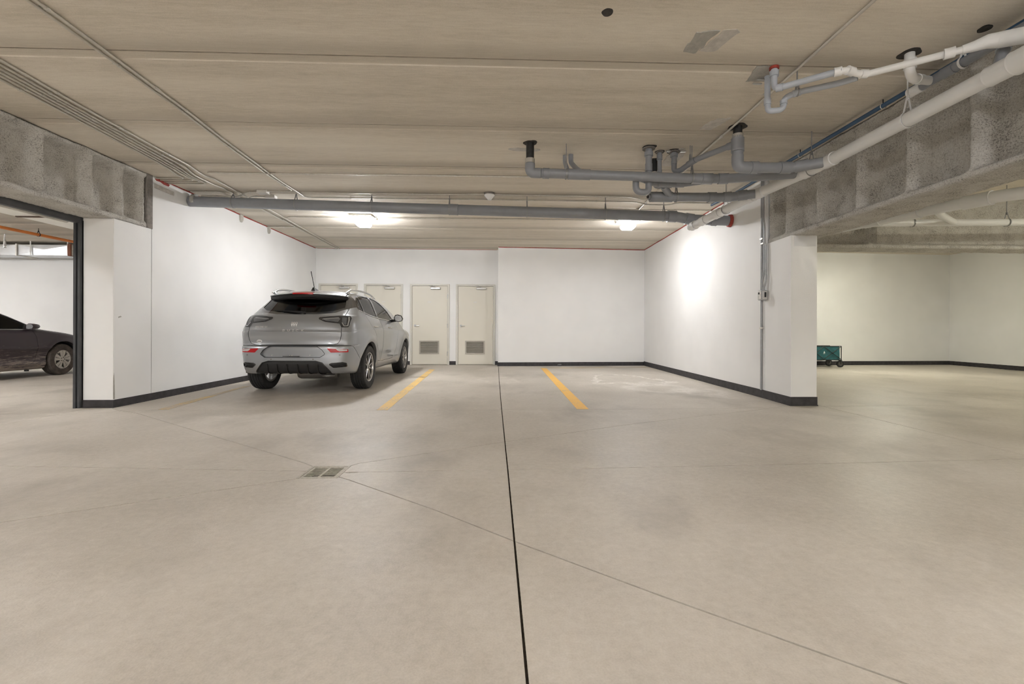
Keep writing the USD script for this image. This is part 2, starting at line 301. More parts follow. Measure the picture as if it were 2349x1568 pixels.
obj('beam_pocket', cbox(-5.30, -5.022, 6.52, 6.625, 2.375, H, .004), 'grey_beam_end', wl)
wb = thing('wall_back', 'white painted back wall with a recess for four doors', None, kind='structure')
DOORX = [(-4.99, -4.05), (-3.78, -2.84), (-2.545, -1.58), (-1.305, -.34)]
segs, x = [], -5.42
for a, b in DOORX:
    segs.append(cbox(x, a - .03, 12.40, 12.62, -.05, 2.17)); x = b + .03
segs += [cbox(x, -.20, 12.40, 12.62, -.05, 2.17), cbox(-5.42, -.20, 12.40, 12.62, 2.17, H)]
obj('recessed_panel', cat(segs), 'white_wall', wb)
obj('projecting_panel', prism([(-.205, 11.962), (3.80, 12.20), (3.80, 12.62), (-.205, 12.62)], -.02, H), 'white_wall', wb)
wr = thing('wall_right', 'white painted right wall of the parking bay with its end pillar', None, kind='structure')
obj('wall_panel', prism([(3.69, 6.34), (3.99, 6.34), (3.99, 12.5), (3.757, 12.5), (3.757, 12.2)], -.02, H), 'white_wall', wr)
obj('pillar', prism([(3.66, 5.70), (4.0, 5.70), (4.0, 6.332), (3.689, 6.332)], -.02, 2.19), 'white_wall', wr)
obj('column_strip', cbox(3.70, 3.98, 6.30, 6.345, 2.19, H), 'wall_patch', wr)
obj('skim_patch', cbox(3.70, 3.985, 5.698, 5.71, 2.05, 2.18, .0008), 'wall_patch', wr)
wall('wall_left_room', [(XL, 12.4), (-5.42, 12.4), (-5.42, 12.62), (XL, 12.62)], -.07, H, label='white back wall of the neighbouring garage on the left')
wall('wall_left_side', [(XL - .2, YN), (XL, YN), (XL, 12.62), (XL - .2, 12.62)], -.07, H, label='white far side wall of the garage on the left')
wall('wall_right_room', [(3.98, 12.10), (12.72, 12.56), (12.72, 12.8), (3.98, 12.8)], -.02, H, label='white back wall of the dim bay on the right')
wall('wall_right_side', [(12.70, 12.62), (11.6, -8), (12.0, -8), (13.1, 12.62)], -.02, H, label='white side wall of the dim bay on the right')
wall('wall_near', [(XL, YN - .2), (XR, YN - .2), (XR, YN), (XL, YN)], -.07, H, label='white wall behind the camera')

# ---- rubber baseboards (each wall's strip its own)
def base(name, pts, h=.10, t=.007, z=0.):
    """strip along a plan polyline, thickness on its left side"""
    p = np.array(pts, float); ring = LineString(p).buffer(t, cap_style=2, join_style=2, single_sided=True)
    m = prism(ring, 0, h); v = m.vertices.copy(); v[:, 2] += drop(v[:, 0]) + z; m.vertices = v
    foot = prism(LineString(p).buffer(t + .006, cap_style=2, join_style=2, single_sided=True), 0, .012); v = foot.vertices.copy(); v[:, 2] += drop(v[:, 0]) + z; foot.vertices = v
    return obj(name, cat([m, foot]), 'rubber_base', None, kind='structure')
base('baseboard_left', [(-5.40, 5.98), (-5.02, 5.98), (-5.02, 6.62), (WL(12.4), 12.4)][::-1], .10)
bb = [(-5.11, DOORX[0][0] - .05)] + [(DOORX[i][1] + .05, DOORX[i + 1][0] - .05) for i in range(3)] + [(DOORX[3][1] + .05, -.21)]
for a, b in bb: base('baseboard_recess', [(b, 12.40), (a, 12.40)])
base('baseboard_back', [(3.757, 12.197), (-.205, 11.962), (-.205, 12.4)])
base('baseboard_right', [(3.757, 12.2), (3.69, 6.34), (3.66, 5.70), (4.0, 5.70), (4.0, 6.3)][::-1], .115)
base('baseboard_right_room', [(12.72, 12.56), (3.98, 12.10)], .11)
base('baseboard_right_side', [(11.6, -8), (12.70, 12.60)], .11)
base('baseboard_left_room', [(-5.42, 12.4), (XL, 12.4)], .10)

# ---- red fire-stop bead where the walls meet the planks
def bead(name, pts, r=.011):
    return obj(name, tube(pts, r, 6), 'firestop_red', None, kind='structure', label='thin red firestop bead between wall top and planks')
bead('trim_1', [(WL(y) + .004, y, H - .004 - .002 * math.sin(y * 5)) for y in np.linspace(6.95, 12.36, 24)])
bead('trim_2', [(-.2 + x, 11.955 + x * .0594, H - .004 - .002 * math.sin(x * 9)) for x in np.linspace(0, 3.95, 20)])
bead('trim_3', [(3.752 - (12.2 - y) * .0114, y, H - .004 - .002 * math.sin(y * 6)) for y in np.linspace(7.6, 12.18, 20)])
bead('trim_4', [(x, 12.392, H - .003) for x in np.linspace(-5.08, -.25, 12)], .005)

# ---- fireproofed steel beams
def beam(name, label, y0, y1, zb, xf, xb, stiff, step=.022, swap=False, seed=1):
    """I-beam under sprayed fireproofing; xf = edge of the flange that shows, xb = edge of the far flange; stiffener plates at stiff"""
    ys = np.arange(y0, y1 + step * .5, step); sgn = np.sign(xb - xf); mid = (xf + xb) / 2; half = abs(xb - xf) / 2; web = .035
    nz = 52; zz = np.linspace(H - .005, zb, nz); rings = []
    zt = np.clip((H - .045 - zz) / .05, 0, 1); zl = np.clip((zz - zb - .052) / .045, 0, 1)
    kz = np.minimum(zt * zt * (3 - 2 * zt), zl * zl * (3 - 2 * zl)) * (half - web)
    for y in ys:
        w = 1 - np.clip((min([abs(y - s) for s in stiff + [y0, y1]]) - .012) / .055, 0, 1); w = w * w * (3 - 2 * w)
        depth = kz * (1 - w * (.93 if y0 < y < y1 else 1))       # how far the face lies behind the flange edge
        left = np.stack([xf + sgn * depth, np.full(nz, y), zz], 1)
        bot = np.stack([np.linspace(xf, xb, 16)[1:-1], np.full(14, y), np.full(14, zb) - .006], 1)
        right = np.stack([xb - sgn * depth, np.full(nz, y), zz], 1)[::-1]
        rings.append(np.vstack([left, bot, right]))
    n = len(rings[0]); v = np.vstack(rings)
    nz_ = meshkit.fbm(v * 42, 3, seed) - .5; big = meshkit.fbm(v * 5, 2, seed + 9) - .5
    c = np.stack([np.full(len(v), mid), v[:, 1], np.full(len(v), (H + zb) / 2)], 1); out = v - c; out[:, 1] = 0
    out[:, 2] *= .6; out /= np.linalg.norm(out, axis=1, keepdims=True)
    v = v + out * (nz_ * .026 + big * .02)[:, None]; v[:, 2] = np.minimum(v[:, 2], H - .002)
    f = []; R = len(rings); i, j = np.meshgrid(np.arange(R - 1), np.arange(n), indexing='ij'); j2 = (j + 1) % n
    q = np.stack([i * n + j, (i + 1) * n + j, (i + 1) * n + j2, i * n + j2], -1).reshape(-1, 4); f = np.vstack([q[:, [0, 1, 2]], q[:, [0, 2, 3]]])
    v = np.vstack([v, v[:n].mean(0), v[(R - 1) * n:].mean(0)]); caps = [[R * n, (k + 1) % n, k] for k in range(n)] + [[R * n + 1, (R - 1) * n + k, (R - 1) * n + (k + 1) % n] for k in range(n)]
    f = np.vstack([f, caps])
    if swap: v = v[:, [1, 0, 2]]
    m = trimesh.Trimesh(v, f, process=False); 
    if m.volume < 0: m.invert()
    t = thing(name, label, 'beam', kind=None)
    obj('fireproofing', m, 'fireproofing', t, smooth=True)
    return t
beam('steel_beam', 'steel beam under grey sprayed fireproofing above the right opening', -2.2, 6.28, 2.195, 3.70, 4.17, [5.89, 5.30, 4.69, 4.09, 3.50, 2.90, 2.3, 1.7, 1.1, .5, -.1, -.7], seed=3)
beam('steel_beam', 'steel beam under grey sprayed fireproofing above the left garage doorway', -2.2, 6.58, 2.385, -5.03, -5.41, [6.48, 6.14, 5.70, 5.12, 4.5, 3.9, 3.3, 2.7, 2.1, 1.5, .9, .3, -.3], seed=5)
beam('steel_beam', 'shadowed steel beam under grey fireproofing across the dim bay on the right', 4.19, 11.9, 2.29, 7.02, 7.42, [4.5, 5.80, 5.92, 8.9], swap=True, seed=8, step=.04)

# ---- garage doorway on the left: steel jamb, header, stowed panel
t = thing('door_5', 'dark steel jamb and header of the open garage doorway', None, kind='structure')
obj('jamb', cat([cbox(-5.475, -5.445, 5.93, 5.99, -.05, 2.34), cbox(-5.475, -5.405, 5.975, 5.995, -.05, 2.34), cbox(-5.432, -5.405, 5.94, 5.99, -.05, 2.34)]), 'dark_steel', t)
obj('header', cbox(-5.47, -5.41, -2.2, 5.99, 2.30, 2.38), 'dark_steel', t)
obj('top_rail', tube([(-5.56, -2.2, 2.33), (-5.56, 5.93, 2.33)], .032, 12), 'galvanized', t)
t = thing('overhead_door', 'white overhead door panel stowed flat behind the left doorway header', 'garage door')
obj('door_panel', cbox(-6.56, -5.98, 6.296, 11.6, 2.46, 2.50, .004), 'soffit_board', t)
obj('door_panel', cbox(-6.56, -5.98, -2.2, 6.28, 2.46, 2.50, .004), 'soffit_board', t)
obj('strut', cbox(-6.54, -6.02, 6.27, 6.30, 2.446, 2.462), 'strut_brown', t)
obj('bracket', cbox(-6.02, -5.86, 6.235, 6.34, 2.425, 2.462, .004), 'strut_brown', t)
obj('rail', cbox(-5.97, -5.90, -2.2, 11.6, 2.462, 2.50, .004), 'galvanized', t)
obj('hanger_angle', cat([cbox(-5.95, -5.92, y, y + .03, 2.50, H) for y in (1., 6.9, 10.6)]), 'galvanized', t)

# ================================================================ doors of the storage rooms
def slats(x0, x1, z0, z1, n, y):
    out = []
    for k in range(n):
        z = z0 + (k + .5) * (z1 - z0) / n; m = cbox(x0, x1, -.011, .011, -.0022, .0022)
        m.apply_transform(trimesh.transformations.rotation_matrix(math.radians(42), [1, 0, 0])); m.apply_translation([0, y, z]); out.append(m)
    return cat(out)
for k, (a, b) in enumerate(DOORX):
    name = f'door_{k + 1}'
    lab = ['beige storage door furthest left, mostly hidden by the silver car', 'beige storage door second from the left, partly behind the car mirror', 'beige storage door third from the left with lever and vent', 'beige storage door furthest right, next to the projecting wall'][k]
    d = tag(UsdGeom.Xform.Define(stage, '/World/' + name).GetPrim(), lab, None, None, 'structure')
    y = 12.40
    obj('door_frame', cat([cbox(a - .05, a + .004, y - .022, y + .12, 0, 2.19, .004), cbox(b - .004, b + .05, y - .022, y + .12, 0, 2.19, .004), cbox(a + .002, b - .002, y - .0215, y + .12, 2.142, 2.19, .004), cbox(a, a + .014, y + .05, y + .12, 0, 2.145), cbox(b - .014, b, y + .05, y + .12, 0, 2.145)]), 'frame_paint', d)
    vx0, vx1, vz0, vz1 = a + .20, a + .735, .29, .655
    leaf = Polygon([(a + .008, .012), (b - .008, .012), (b - .008, 2.136), (a + .008, 2.136)], [[(vx0 + .03, vz0 + .03), (vx1 - .03, vz0 + .03), (vx1 - .03, vz1 - .03), (vx0 + .03, vz1 - .03)]])
    obj('door_leaf', xz_plate(leaf, y - .004, y + .04), 'door_paint', d)
    v = obj('vent_frame', xz_plate(Polygon([(vx0, vz0), (vx1, vz0), (vx1, vz1), (vx0, vz1)], [[(vx0 + .035, vz0 + .035), (vx1 - .035, vz0 + .035), (vx1 - .035, vz1 - .035), (vx0 + .035, vz1 - .035)]]), y - .014, y - .0035), 'grille_paint', d)
    obj('vent_slats', slats(vx0 + .03, vx1 - .03, vz0 + .035, vz1 - .035, 13, y + .004), 'grille_paint', v, kind='stuff')
    obj('vent_backing', cbox(vx0 + .01, vx1 - .01, y + .03, y + .039, vz0 + .01, vz1 - .01), 'pipe_black', v)
    for z in (.305, 1.06, 1.855):
        obj('hinge', cat([cbox(b - .012, b + .012, y - .026, y - .018, z - .057, z + .057, .002), moved(lathe([(0, -.06), (.009, -.06), (.009, .06), (0, .06)], 10), (b, y - .027, z))]), 'frame_paint' if k % 2 else 'brushed_metal', d)
    lx, lz = a + .085, 1.065
    lv = obj('lever', cat([lathe([(0, -.008), (.03, -.008), (.034, 0), (.034, .008), (0, .008)], 20, 'y').apply_translation([lx, y - .012, lz]), tube([(lx, y - .01, lz), (lx, y - .062, lz), (lx + .118, y - .064, lz - .006)], .0105, 10, fillet=.02)]), 'brushed_metal', d, smooth=35)
    obj('cylinder_lock', lathe([(0, -.006), (.013, -.006), (.013, .006), (0, .006)], 14, 'y').apply_translation([lx, y - .024, lz]), 'band_steel', lv)
    obj('strike_plate', cbox(a - .006, a + .006, y - .027, y - .02, lz - .05, lz + .05), 'brushed_metal', d)
    c0 = a + .50
    cl = obj('closer', cbox(c0, c0 + .275, y - .062, y - .004, 2.045, 2.105, .014), 'brushed_metal', d)
    obj('closer_arm', cat([tube([(c0 + .13, y - .03, 2.105), (c0 + .13, y - .03, 2.125)], .012, 10), tube([(c0 + .13, y - .034, 2.122), (c0 - .02, y - .17, 2.128)], .008, 8), tube([(c0 - .02, y - .17, 2.134), (c0 + .06, y - .024, 2.152)], .007, 8)]), 'brushed_metal', cl)
    px = a + .47
    pl = obj('number_plate', cbox(px - .045, px + .045, y - .0065, y - .003, 1.688, 1.725, .001), 'box_white', d)

# ================================================================ yellow stall lines
def strip(poly, mat_, label):
    p = Polygon(poly); parts = []
    for a, b in ((XL, -5.0), (-5.0, -4.2), (-4.2, XR)):
        q = p.intersection(sbox(a, YN, b, YF))
        if q.area > 1e-5: parts.append(prism(q, .0003, .0022))
    m = cat(parts); v = m.vertices.copy(); v[:, 2] += drop(v[:, 0]); m.vertices = v
    tag(obj('stall_line', m, mat_), label, 'parking line')
strip([(-1.83, 10.96), (-1.70, 10.96), (-1.408, 5.475), (-1.542, 5.475)], 'yellow_paint_worn', 'worn yellow stall line between the silver car and the empty stalls')
strip([(.879, 11.30), (1.02, 11.30), (1.015, 5.50), (.87, 5.50)], 'yellow_paint', 'bright yellow stall line in the middle of the empty stalls')
strip([(.88, 11.46), (.88, 11.33), (3.72, 11.50), (3.72, 11.63)], 'yellow_paint_faint', 'faint yellow line along the foot of the back wall')
strip([(-4.14, 5.55), (-4.02, 5.55), (-4.34, 7.9), (-4.46, 7.9)], 'yellow_paint_faint', 'faded yellow stall line on the left of the silver car')

# ================================================================ floor drain
d = thing('floor_drain', 'square rusty iron floor drain grate where the saw cuts meet', 'drain', ((DRAIN[0] + DRAIN[1]) / 2, (DRAIN[2] + DRAIN[3]) / 2, 0))
hx, hy = (DRAIN[1] - DRAIN[0]) / 2 - .001, (DRAIN[3] - DRAIN[2]) / 2 - .001
fr = Polygon([(-hx, -hy), (hx, -hy), (hx, hy), (-hx, hy)], [[(-hx + .016, -hy + .016), (hx - .016, -hy + .016), (hx - .016, hy - .016), (-hx + .016, hy - .016)]])
obj('frame', prism(fr, -.10, .0015), 'drain_iron', d)
obj('sump', cbox(-hx + .002, hx - .002, -hy + .002, hy - .002, -.11, -.055), 'drain_pit', d)
obj('centre_bar', cbox(-.008, .008, -hy + .016, hy - .016, -.0045, -.001, .001), 'drain_iron', d)
rim = .034
obj('grate_rim', prism(Polygon([(-hx + .018, -hy + .018), (hx - .018, -hy + .018), (hx - .018, hy - .018), (-hx + .018, hy - .018)], [[(-hx + rim, -hy + rim), (hx - rim, -hy + rim), (hx - rim, hy - rim), (-hx + rim, hy - rim)]]), -.008, -.0005), 'drain_iron', d)
n = 8
for side in (-1, 1):
    for k in range(n):
        yy = -hy + rim + (k + 1) * (2 * hy - 2 * rim) / (n + 1)
        obj('grate_bar', cbox(*sorted((side * .007, side * (hx - rim + .001))), yy - .003, yy + .003, -.0035, -.001, .0006), 'drain_iron', d)

# ================================================================ ceiling lamps
for k, (x, y, w, c, down) in enumerate(LAMPS):
    nm = f'lamp_light_{k}'
    area = 2 * .26 * .26 + 4 * .26 * .10
    mat(nm, {'e': ('emission', {'color': c, 'strength': w * (1 - down) / (math.pi * area)})}, [], 'e.emission'); mat(nm + '_panel', {'e': ('emission', {'color': c, 'strength': w * down / (math.pi * .20 * .20)})}, [], 'e.emission')
    labs = {0: 'square ceiling lamp left of centre above the silver car', 1: 'square ceiling lamp near the right wall of the bay'}
    t = thing('ceiling_lamp', labs.get(k, f'square ceiling lamp out of view, {["over the lane behind the camera on the left", "over the lane behind the camera on the right", "far behind the camera on the left", "far behind the camera on the right", "in the left garage above the dark car", "in the left garage near its doorway", "in the far corner of the left garage", "in the dim bay near its back wall", "in the middle of the dim bay", "in the dim bay behind the camera"][k - 2] if k > 1 else ""}'), 'lamp', (x, y, H))
    obj('canopy', cat([cbox(-.21, .21, -.21, .21, -.035, 0, .008), cbox(-.17, .17, -.17, .17, -.05, -.03, .006), moved(lathe([(0, -.09), (.03, -.09), (.03, -.04), (0, -.04)], 16), (0, 0, 0))]), 'box_white', t)
    lens = obj('lens', cbox(-.13, .13, -.13, .13, -.185, -.085, .03), nm, t); obj('led_panel', cbox(-.10, .10, -.10, .10, -.1895, -.184, .001), nm + '_panel', t)
    for q in (.22, -.22): obj('knockout', moved(lathe([(0, -.03), (.02, -.03), (.02, .03), (0, .03)], 12, 'x'), (q, 0, -.02)), 'conduit_metal', t)

# ================================================================ conduits on the ceiling
def conduit(label, pts, r=.0115, straps=(), group=None, fillet=.1, name='conduit', coup=(), m='conduit_metal'):
    t = thing(name, label, 'conduit', group=group)
    P3 = [(p[0], p[1], p[2] if len(p) > 2 else H - r - .006) for p in pts]
    obj('tube', tube(P3, r, 10, fillet=fillet, n=5), m, t, smooth=40)
    A = np.array(P3); seg = np.linalg.norm(np.diff(A, axis=0), axis=1); cum = np.r_[0, np.cumsum(seg)]
    def along(u):
        s = u * cum[-1]; i = min(np.searchsorted(cum, s, 'right') - 1, len(seg) - 1); d = (A[i + 1] - A[i]) / seg[i]; return A[i] + d * (s - cum[i]), d
    for u in straps:                                     # one-hole straps screwed to the plank
        p, d = along(u); rz = math.degrees(math.atan2(d[1], d[0]))
        m_ = cat([tube([(-.011, 0, 0), (.011, 0, 0)], r + .0035, 12), cbox(-.011, .011, r, r + .035, r - .001, r + .003, .0005)])
        obj('strap', moved(m_, p, rz), 'galvanized', t)
    for u in coup:
        p, d = along(u); obj('coupling', tube([p - d * .028, p + d * .028], r + .0035, 12), 'galvanized', t)
    return t
def zline(x, ys): return [(x, y) for y in ys]
conduit('outer of two thin conduits at upper left, turning right at its far end', [(-3.10, -6), (-3.10, 3.2), (-3.165, 4.6), (-3.225, 5.3), (-3.30, 6.72), (-3.29, 7.52), (-3.18, 7.55), (-.08, 7.545), (2.19, 7.56), (2.35, 7.565, H - .06), (2.75, 7.575, H - .06), (2.9, 7.58), (3.54, 7.585)], straps=(.45, .52, .6, .7, .8, .9), coup=(.5, .66, .76))
conduit('inner of two thin conduits at upper left, ending at a junction box', [(-3.15, -6), (-3.15, 3.2), (-3.215, 4.6), (-3.275, 5.3), (-3.345, 6.5), (-3.34, 7.19), (-3.42, 7.235), (-3.79, 7.235)], straps=(.66, .72, .84, .95), coup=(.78,))
conduit('thin ceiling conduit leading from the left of the lane to the smoke detector', [(-3.24, 7.285), (-.9, 7.285), (-.6, 7.25), (-.33, 7.235)], straps=(.2, .6, .85), coup=(.45,))
conduit('thin ceiling conduit from the smoke detector towards the drain pipes, dipping on its way', [(-.2, 7.235), (0, 7.27), (2.05, 7.29), (2.2, 7.295, H - .055), (2.55, 7.295, H - .055), (2.68, 7.30), (3.2, 7.37), (3.45, 7.39)], straps=(.2, .45, .92), coup=(.5,))
conduit('thin ceiling conduit close behind the long grey drain pipe', [(-.85, 8.0), (-.08, 8.01), (3.72, 8.06)], straps=(.1, .5, .85), coup=(.3, .7))
conduit('thin ceiling conduit feeding the left lamp from the pair along the wall', [(-4.27, 8.985), (-4.18, 8.89), (-2.98, 8.88)], straps=(.5,), fillet=.06)
conduit('thin ceiling conduit joining the two lamps', [(-2.54, 8.88), (2.18, 8.86)], straps=(.3, .45, .75), coup=(.38, .6))
conduit('thin ceiling conduit along a plank seam in front of the grey pipes', [(-4.13, 6.42), (.42, 6.395)], straps=(.2, .45, .75, .9), coup=(.3, .7))
conduit('short conduit from the wall left of the junction boxes, bending round the bundle', [(-4.97, 7.32), (-4.52, 7.305), (-4.43, 7.44, H - .05), (-4.29, 7.44, H - .05), (-4.1, 7.31), (-3.86, 7.285)], straps=(.2, .85), fillet=.07)
conduit('short conduit behind it, from the wall to the second junction box', [(-4.97, 7.565), (-4.54, 7.565), (-4.50, 7.70, H - .05), (-4.34, 7.70, H - .05), (-4.13, 7.53), (-3.88, 7.545)], straps=(.2, .85), fillet=.07)
conduit('short stub conduit leaving the left wall at the second bracket', [(-5.09, 9.80), (-4.48, 9.77), (-4.44, 9.69), (-4.41, 9.1)], straps=(.3,), fillet=.05)
# the bundle along the left wall
conduit('long conduit of the bundle, lane side, running to the back wall', [(-4.06, -6), (-4.06, 3.6), (-4.13, 4.5), (-4.19, 5.9), (-4.19, 6.15), (-4.25, 6.4), (-4.255, 6.58), (-4.215, 6.66), (-4.245, 7.5), (-4.475, 12.36)], straps=(.56, .64, .74, .84, .93), coup=(.6, .78))
conduit('second long conduit of the bundle, running to the back wall', [(-4.12, -6), (-4.12, 3.6), (-4.2, 4.5), (-4.275, 5.9), (-4.28, 6.2), (-4.39, 6.55), (-4.385, 6.95), (-4.345, 7.08), (-4.375, 7.5), (-4.545, 12.36)], straps=(.56, .64, .88, .95), coup=(.6, .82))
for k, (x0, x1, xb, yb) in enumerate(((-4.19, -4.35, -4.45, 6.92), (-4.245, -4.41, -4.49, 6.845), (-4.30, -4.465, -4.53, 6.765))):
    conduit(f'{["first", "middle", "last"][k]} of the three bundled conduits that turn into the left wall, {["nearest the long pair", "between the other two", "nearest the left beam"][k]}', [(x0, -6), (x0, 3.6), (x0 - .06, 4.6), (x1, 5.95), (x1 - .03, 6.25), (xb, 6.55), (xb, yb), (-5.06, yb)], straps=(.55, .63, .77), fillet=.09, coup=(.6, .8))
conduit('fourth parallel conduit at the edge of the bundle, ending at the others', [(-4.36, -6), (-4.36, 3.6), (-4.42, 4.6), (-4.515, 5.95), (-4.55, 6.25), (-4.62, 6.55), (-4.62, 6.69), (-5.06, 6.69)], straps=(.55, .63, .78), fillet=.09)
obj('trim_5', yz_plate([(6.67, H - .03), (6.70, H - .05), (6.78, H - .045), (6.84, H - .06), (6.93, H - .06), (6.95, H - .03), (6.86, H - .02), (6.74, H - .012)], -5.06, -5.022), 'firestop_red', None, kind='structure', label='red firestop collar where the bundled conduits enter the left wall')
obj('trim_6', prism([(WL(6.66) - .05, 6.64), (WL(6.66) + .012, 6.66), (WL(7.05) + .012, 7.04), (WL(7.05) - .05, 7.06)], H - .165, H - .105), 'mortar_pale', None, kind='structure', label='rough mortar lip below the conduits in the left wall')
conduit('pale conduit running away from the camera at the upper right, past the pipes', [(2.40, -6), (2.395, 3.3), (2.40, 4.5), (2.385, 5.5), (2.345, 6.3), (2.35, 7.3), (2.38, 8.1), (2.40, 8.62)], straps=(.69, .8, .9, .97), coup=(.75, .93))
conduit('shorter pale conduit beside it near the cluster of grey stubs', [(2.43, 5.40), (2.40, 6.45)], straps=(.3,))
conduit('dark blue water pipe running along the right beam above the white pipe', [(3.54, 2.2, 3.085), (3.535, 3.8, 3.08), (3.52, 5.6, 3.075), (3.52, 6.95, 3.075), (3.47, 7.55, 3.08)], r=.021, name='water_pipe', m='pipe_blue', fillet=0)
for x, y, lb in ((-3.82, 7.26, 'small white junction box on the ceiling, nearer of two'), (-3.835, 7.54, 'small white junction box on the ceiling, further of two')):
    t = thing('junction_box', lb, 'junction box', (x, y, H))
    obj('box', cbox(-.075, .075, -.05, .05, -.045, 0, .004), 'box_white', t); obj('cover', cbox(-.08, .08, -.055, .055, -.052, -.045, .002), 'box_white', t)
t = thing('smoke_detector', 'small white cone-shaped detector on the ceiling between the lamps', 'smoke detector', (-.265, 7.235, H))
obj('base', lathe([(0, -.03), (.085, -.03), (.09, 0), (0, 0)], 28), 'grey_beam_end', t, smooth=40)
obj('cone', lathe([(0, -.112), (.028, -.112), (.034, -.10), (.082, -.045), (.082, -.03), (0, -.03)], 28), 'pipe_white', t, smooth=40)
obj('sensor', cat([cbox(-.016, -.004, -.029, -.02, -.107, -.100), cbox(.004, .016, -.029, -.02, -.107, -.100)]), 'pipe_black', t)
for y, lb in ((8.83, 'small grey wall bracket under the left wall top, nearer of two'), (9.87, 'small grey wall bracket under the left wall top, further of two')):
    t = thing('wall_bracket', lb, 'bracket', (WL(y), y, H))
    obj('plate', yz_plate([(-.05, -.005), (.05, -.005), (.045, -.10), (.01, -.145), (-.02, -.14), (-.045, -.10)], 0, .03), 'galvanized', t)
t = thing('floor_bracket', 'small dark bracket at the foot of the back wall', 'bracket', (1.434, 12.04, 0))
obj('body', cbox(-.06, .06, -.03, .016, 0, .035, .006), 'dark_steel', t); obj('cap', cbox(-.05, .05, -.034, .01, .033, .045, .004), 'band_steel', t)

# ---- switch box and risers on the right wall
t = thing('switch_box', 'grey metal switch box on the end of the right wall', 'switch', (3.684, 6.31, 1.465))
obj('box', cbox(-.085, 0, -.05, .05, -.07, .07, .006), 'riser_metal', t)
obj('side_plate', cbox(-.079, -.006, -.056, -.049, -.062, .062, .002), 'band_steel', t)
obj('cover', cbox(-.091, -.085, -.044, .044, -.062, .062, .002), 'band_steel', t)
obj('toggle', cat([cbox(-.099, -.09, .0, .02, .012, .04, .002)]), 'pipe_black', t)
obj('label_plate', cbox(-.0925, -.0905, -.035, .0, -.05, -.012, .0005), 'box_white', t); obj('label_plate', cbox(-.0925, -.0905, -.035, -.008, .012, .045, .0005), 'box_white', t)
obj('outlet', cbox(-.05, -.025, -.06, -.054, -.03, .04, .002), 'pipe_black', t)
def riser(label, pts, r=.0135, straps=()):
    t = thing('wall_conduit', label, 'conduit'); obj('tube', tube(pts, r, 10, fillet=.08), 'riser_metal', t, smooth=40)
    for z in straps: obj('strap', cbox(pts[-1][0] - .016, pts[-1][0] + .02, pts[-1][1] - .045, pts[-1][1] + .02, z - .012, z + .012, .002), 'galvanized', t)
riser('wall conduit on the left, running from the ceiling past the switch box to the floor', [(3.676, 6.405, H - .01), (3.676, 6.405, .11)], straps=(2.28, 1.0))
riser('wall conduit in the middle, kinked below the beam, down to the switch box', [(3.672, 6.37, H - .01), (3.672, 6.37, 2.62), (3.655, 6.30, 2.45), (3.655, 6.30, 1.78), (3.648, 6.335, 1.66), (3.648, 6.335, 1.53)], straps=(2.2,))
riser('wall conduit on the right, looping out beside the pillar to the switch box', [(3.655, 6.265, 2.17), (3.655, 6.265, 1.80), (3.645, 6.225, 1.68), (3.640, 6.285, 1.56), (3.640, 6.285, 1.53)])

# ================================================================ plastic drain pipes under the ceiling
plain('pipe_strap', (.30, .30, .30), .4, metal=.5, var=.1)
plain('pipe_offwhite', (.76, .76, .75), .32, var=.03, scale=4)
def unit(a): a = np.array(a, float); return a / np.linalg.norm(a)
def run(t, pts, r, m, fillet=.0, name='pipe_run', label=None):
    return obj(name, tube(pts, r, 22, fillet=fillet, n=8), m, t, smooth=40, label=label)
def cpl(t, a, b, r, m, name='coupling', k=1.13):
    """socket of a fitting between points a and b: a wider sleeve with a lip at each end"""
    a, b = np.array(a, float), np.array(b, float); d = unit(b - a); L = np.linalg.norm(b - a); e = min(.012, L * .2)
    return obj(name, tube([a, a + d * .001, a + d * e, b - d * e, b - d * .001, b], [r * 1.01, r * k * 1.03, r * k, r * k, r * k * 1.03, r * 1.01], 24), m, t, smooth=35)
def elbow(t, a, b, c, r, m, name='elbow'):
    return obj(name, tube([a, b, c], r * 1.12, 22, fillet=9, n=10), m, t, smooth=50)
def hanger(x, y, zp, r, label, rod_top=H, m='pipe_strap', dx=(1, 0), group=None, hz=.10):
    t = thing('pipe_hanger', label, 'pipe hanger', (x, y, zp), group=None)
    obj('rod', tube([(0, 0, r + hz - .03), (0, 0, rod_top - zp)], .0055, 8), m, t)
    a = np.linspace(math.radians(-62), math.radians(242), 22); R = r + .004
    loop = [(0, -math.cos(math.radians(28)) * 0 + .006, r + hz)] + [(0, R * math.cos(q), R * math.sin(q)) for q in np.linspace(math.radians(60), math.radians(-240), 26)] + [(0, -.006, r + hz)]
    L = np.array(loop); v = []; f = []; w = .008; rz = math.atan2(dx[1], dx[0])
    for p in L:
        for sx in (-w, w):
            for s in (0, .0035): 
                n = unit([0, p[1], p[2]]) * s; v.append((p[0] + sx, p[1] + n[1], p[2] + n[2]))
    for i in range(len(L) - 1):
        o, q = i * 4, i * 4 + 4
        for a_, b_ in ((0, 1), (1, 3), (3, 2), (2, 0)): f += [(o + a_, o + b_, q + b_), (o + a_, q + b_, q + a_)]
    s = trimesh.Trimesh(np.array(v), np.array(f), process=False); s.apply_transform(trimesh.transformations.rotation_matrix(rz, [0, 0, 1]))
    obj('strap', s, m, t); obj('nut', cat([moved(trimesh.creation.cylinder(.011, .014, sections=6), (0, 0, r + hz)), moved(trimesh.creation.cylinder(.011, .01, sections=6), (0, 0, r + hz - .02))]), m, t)
    return t

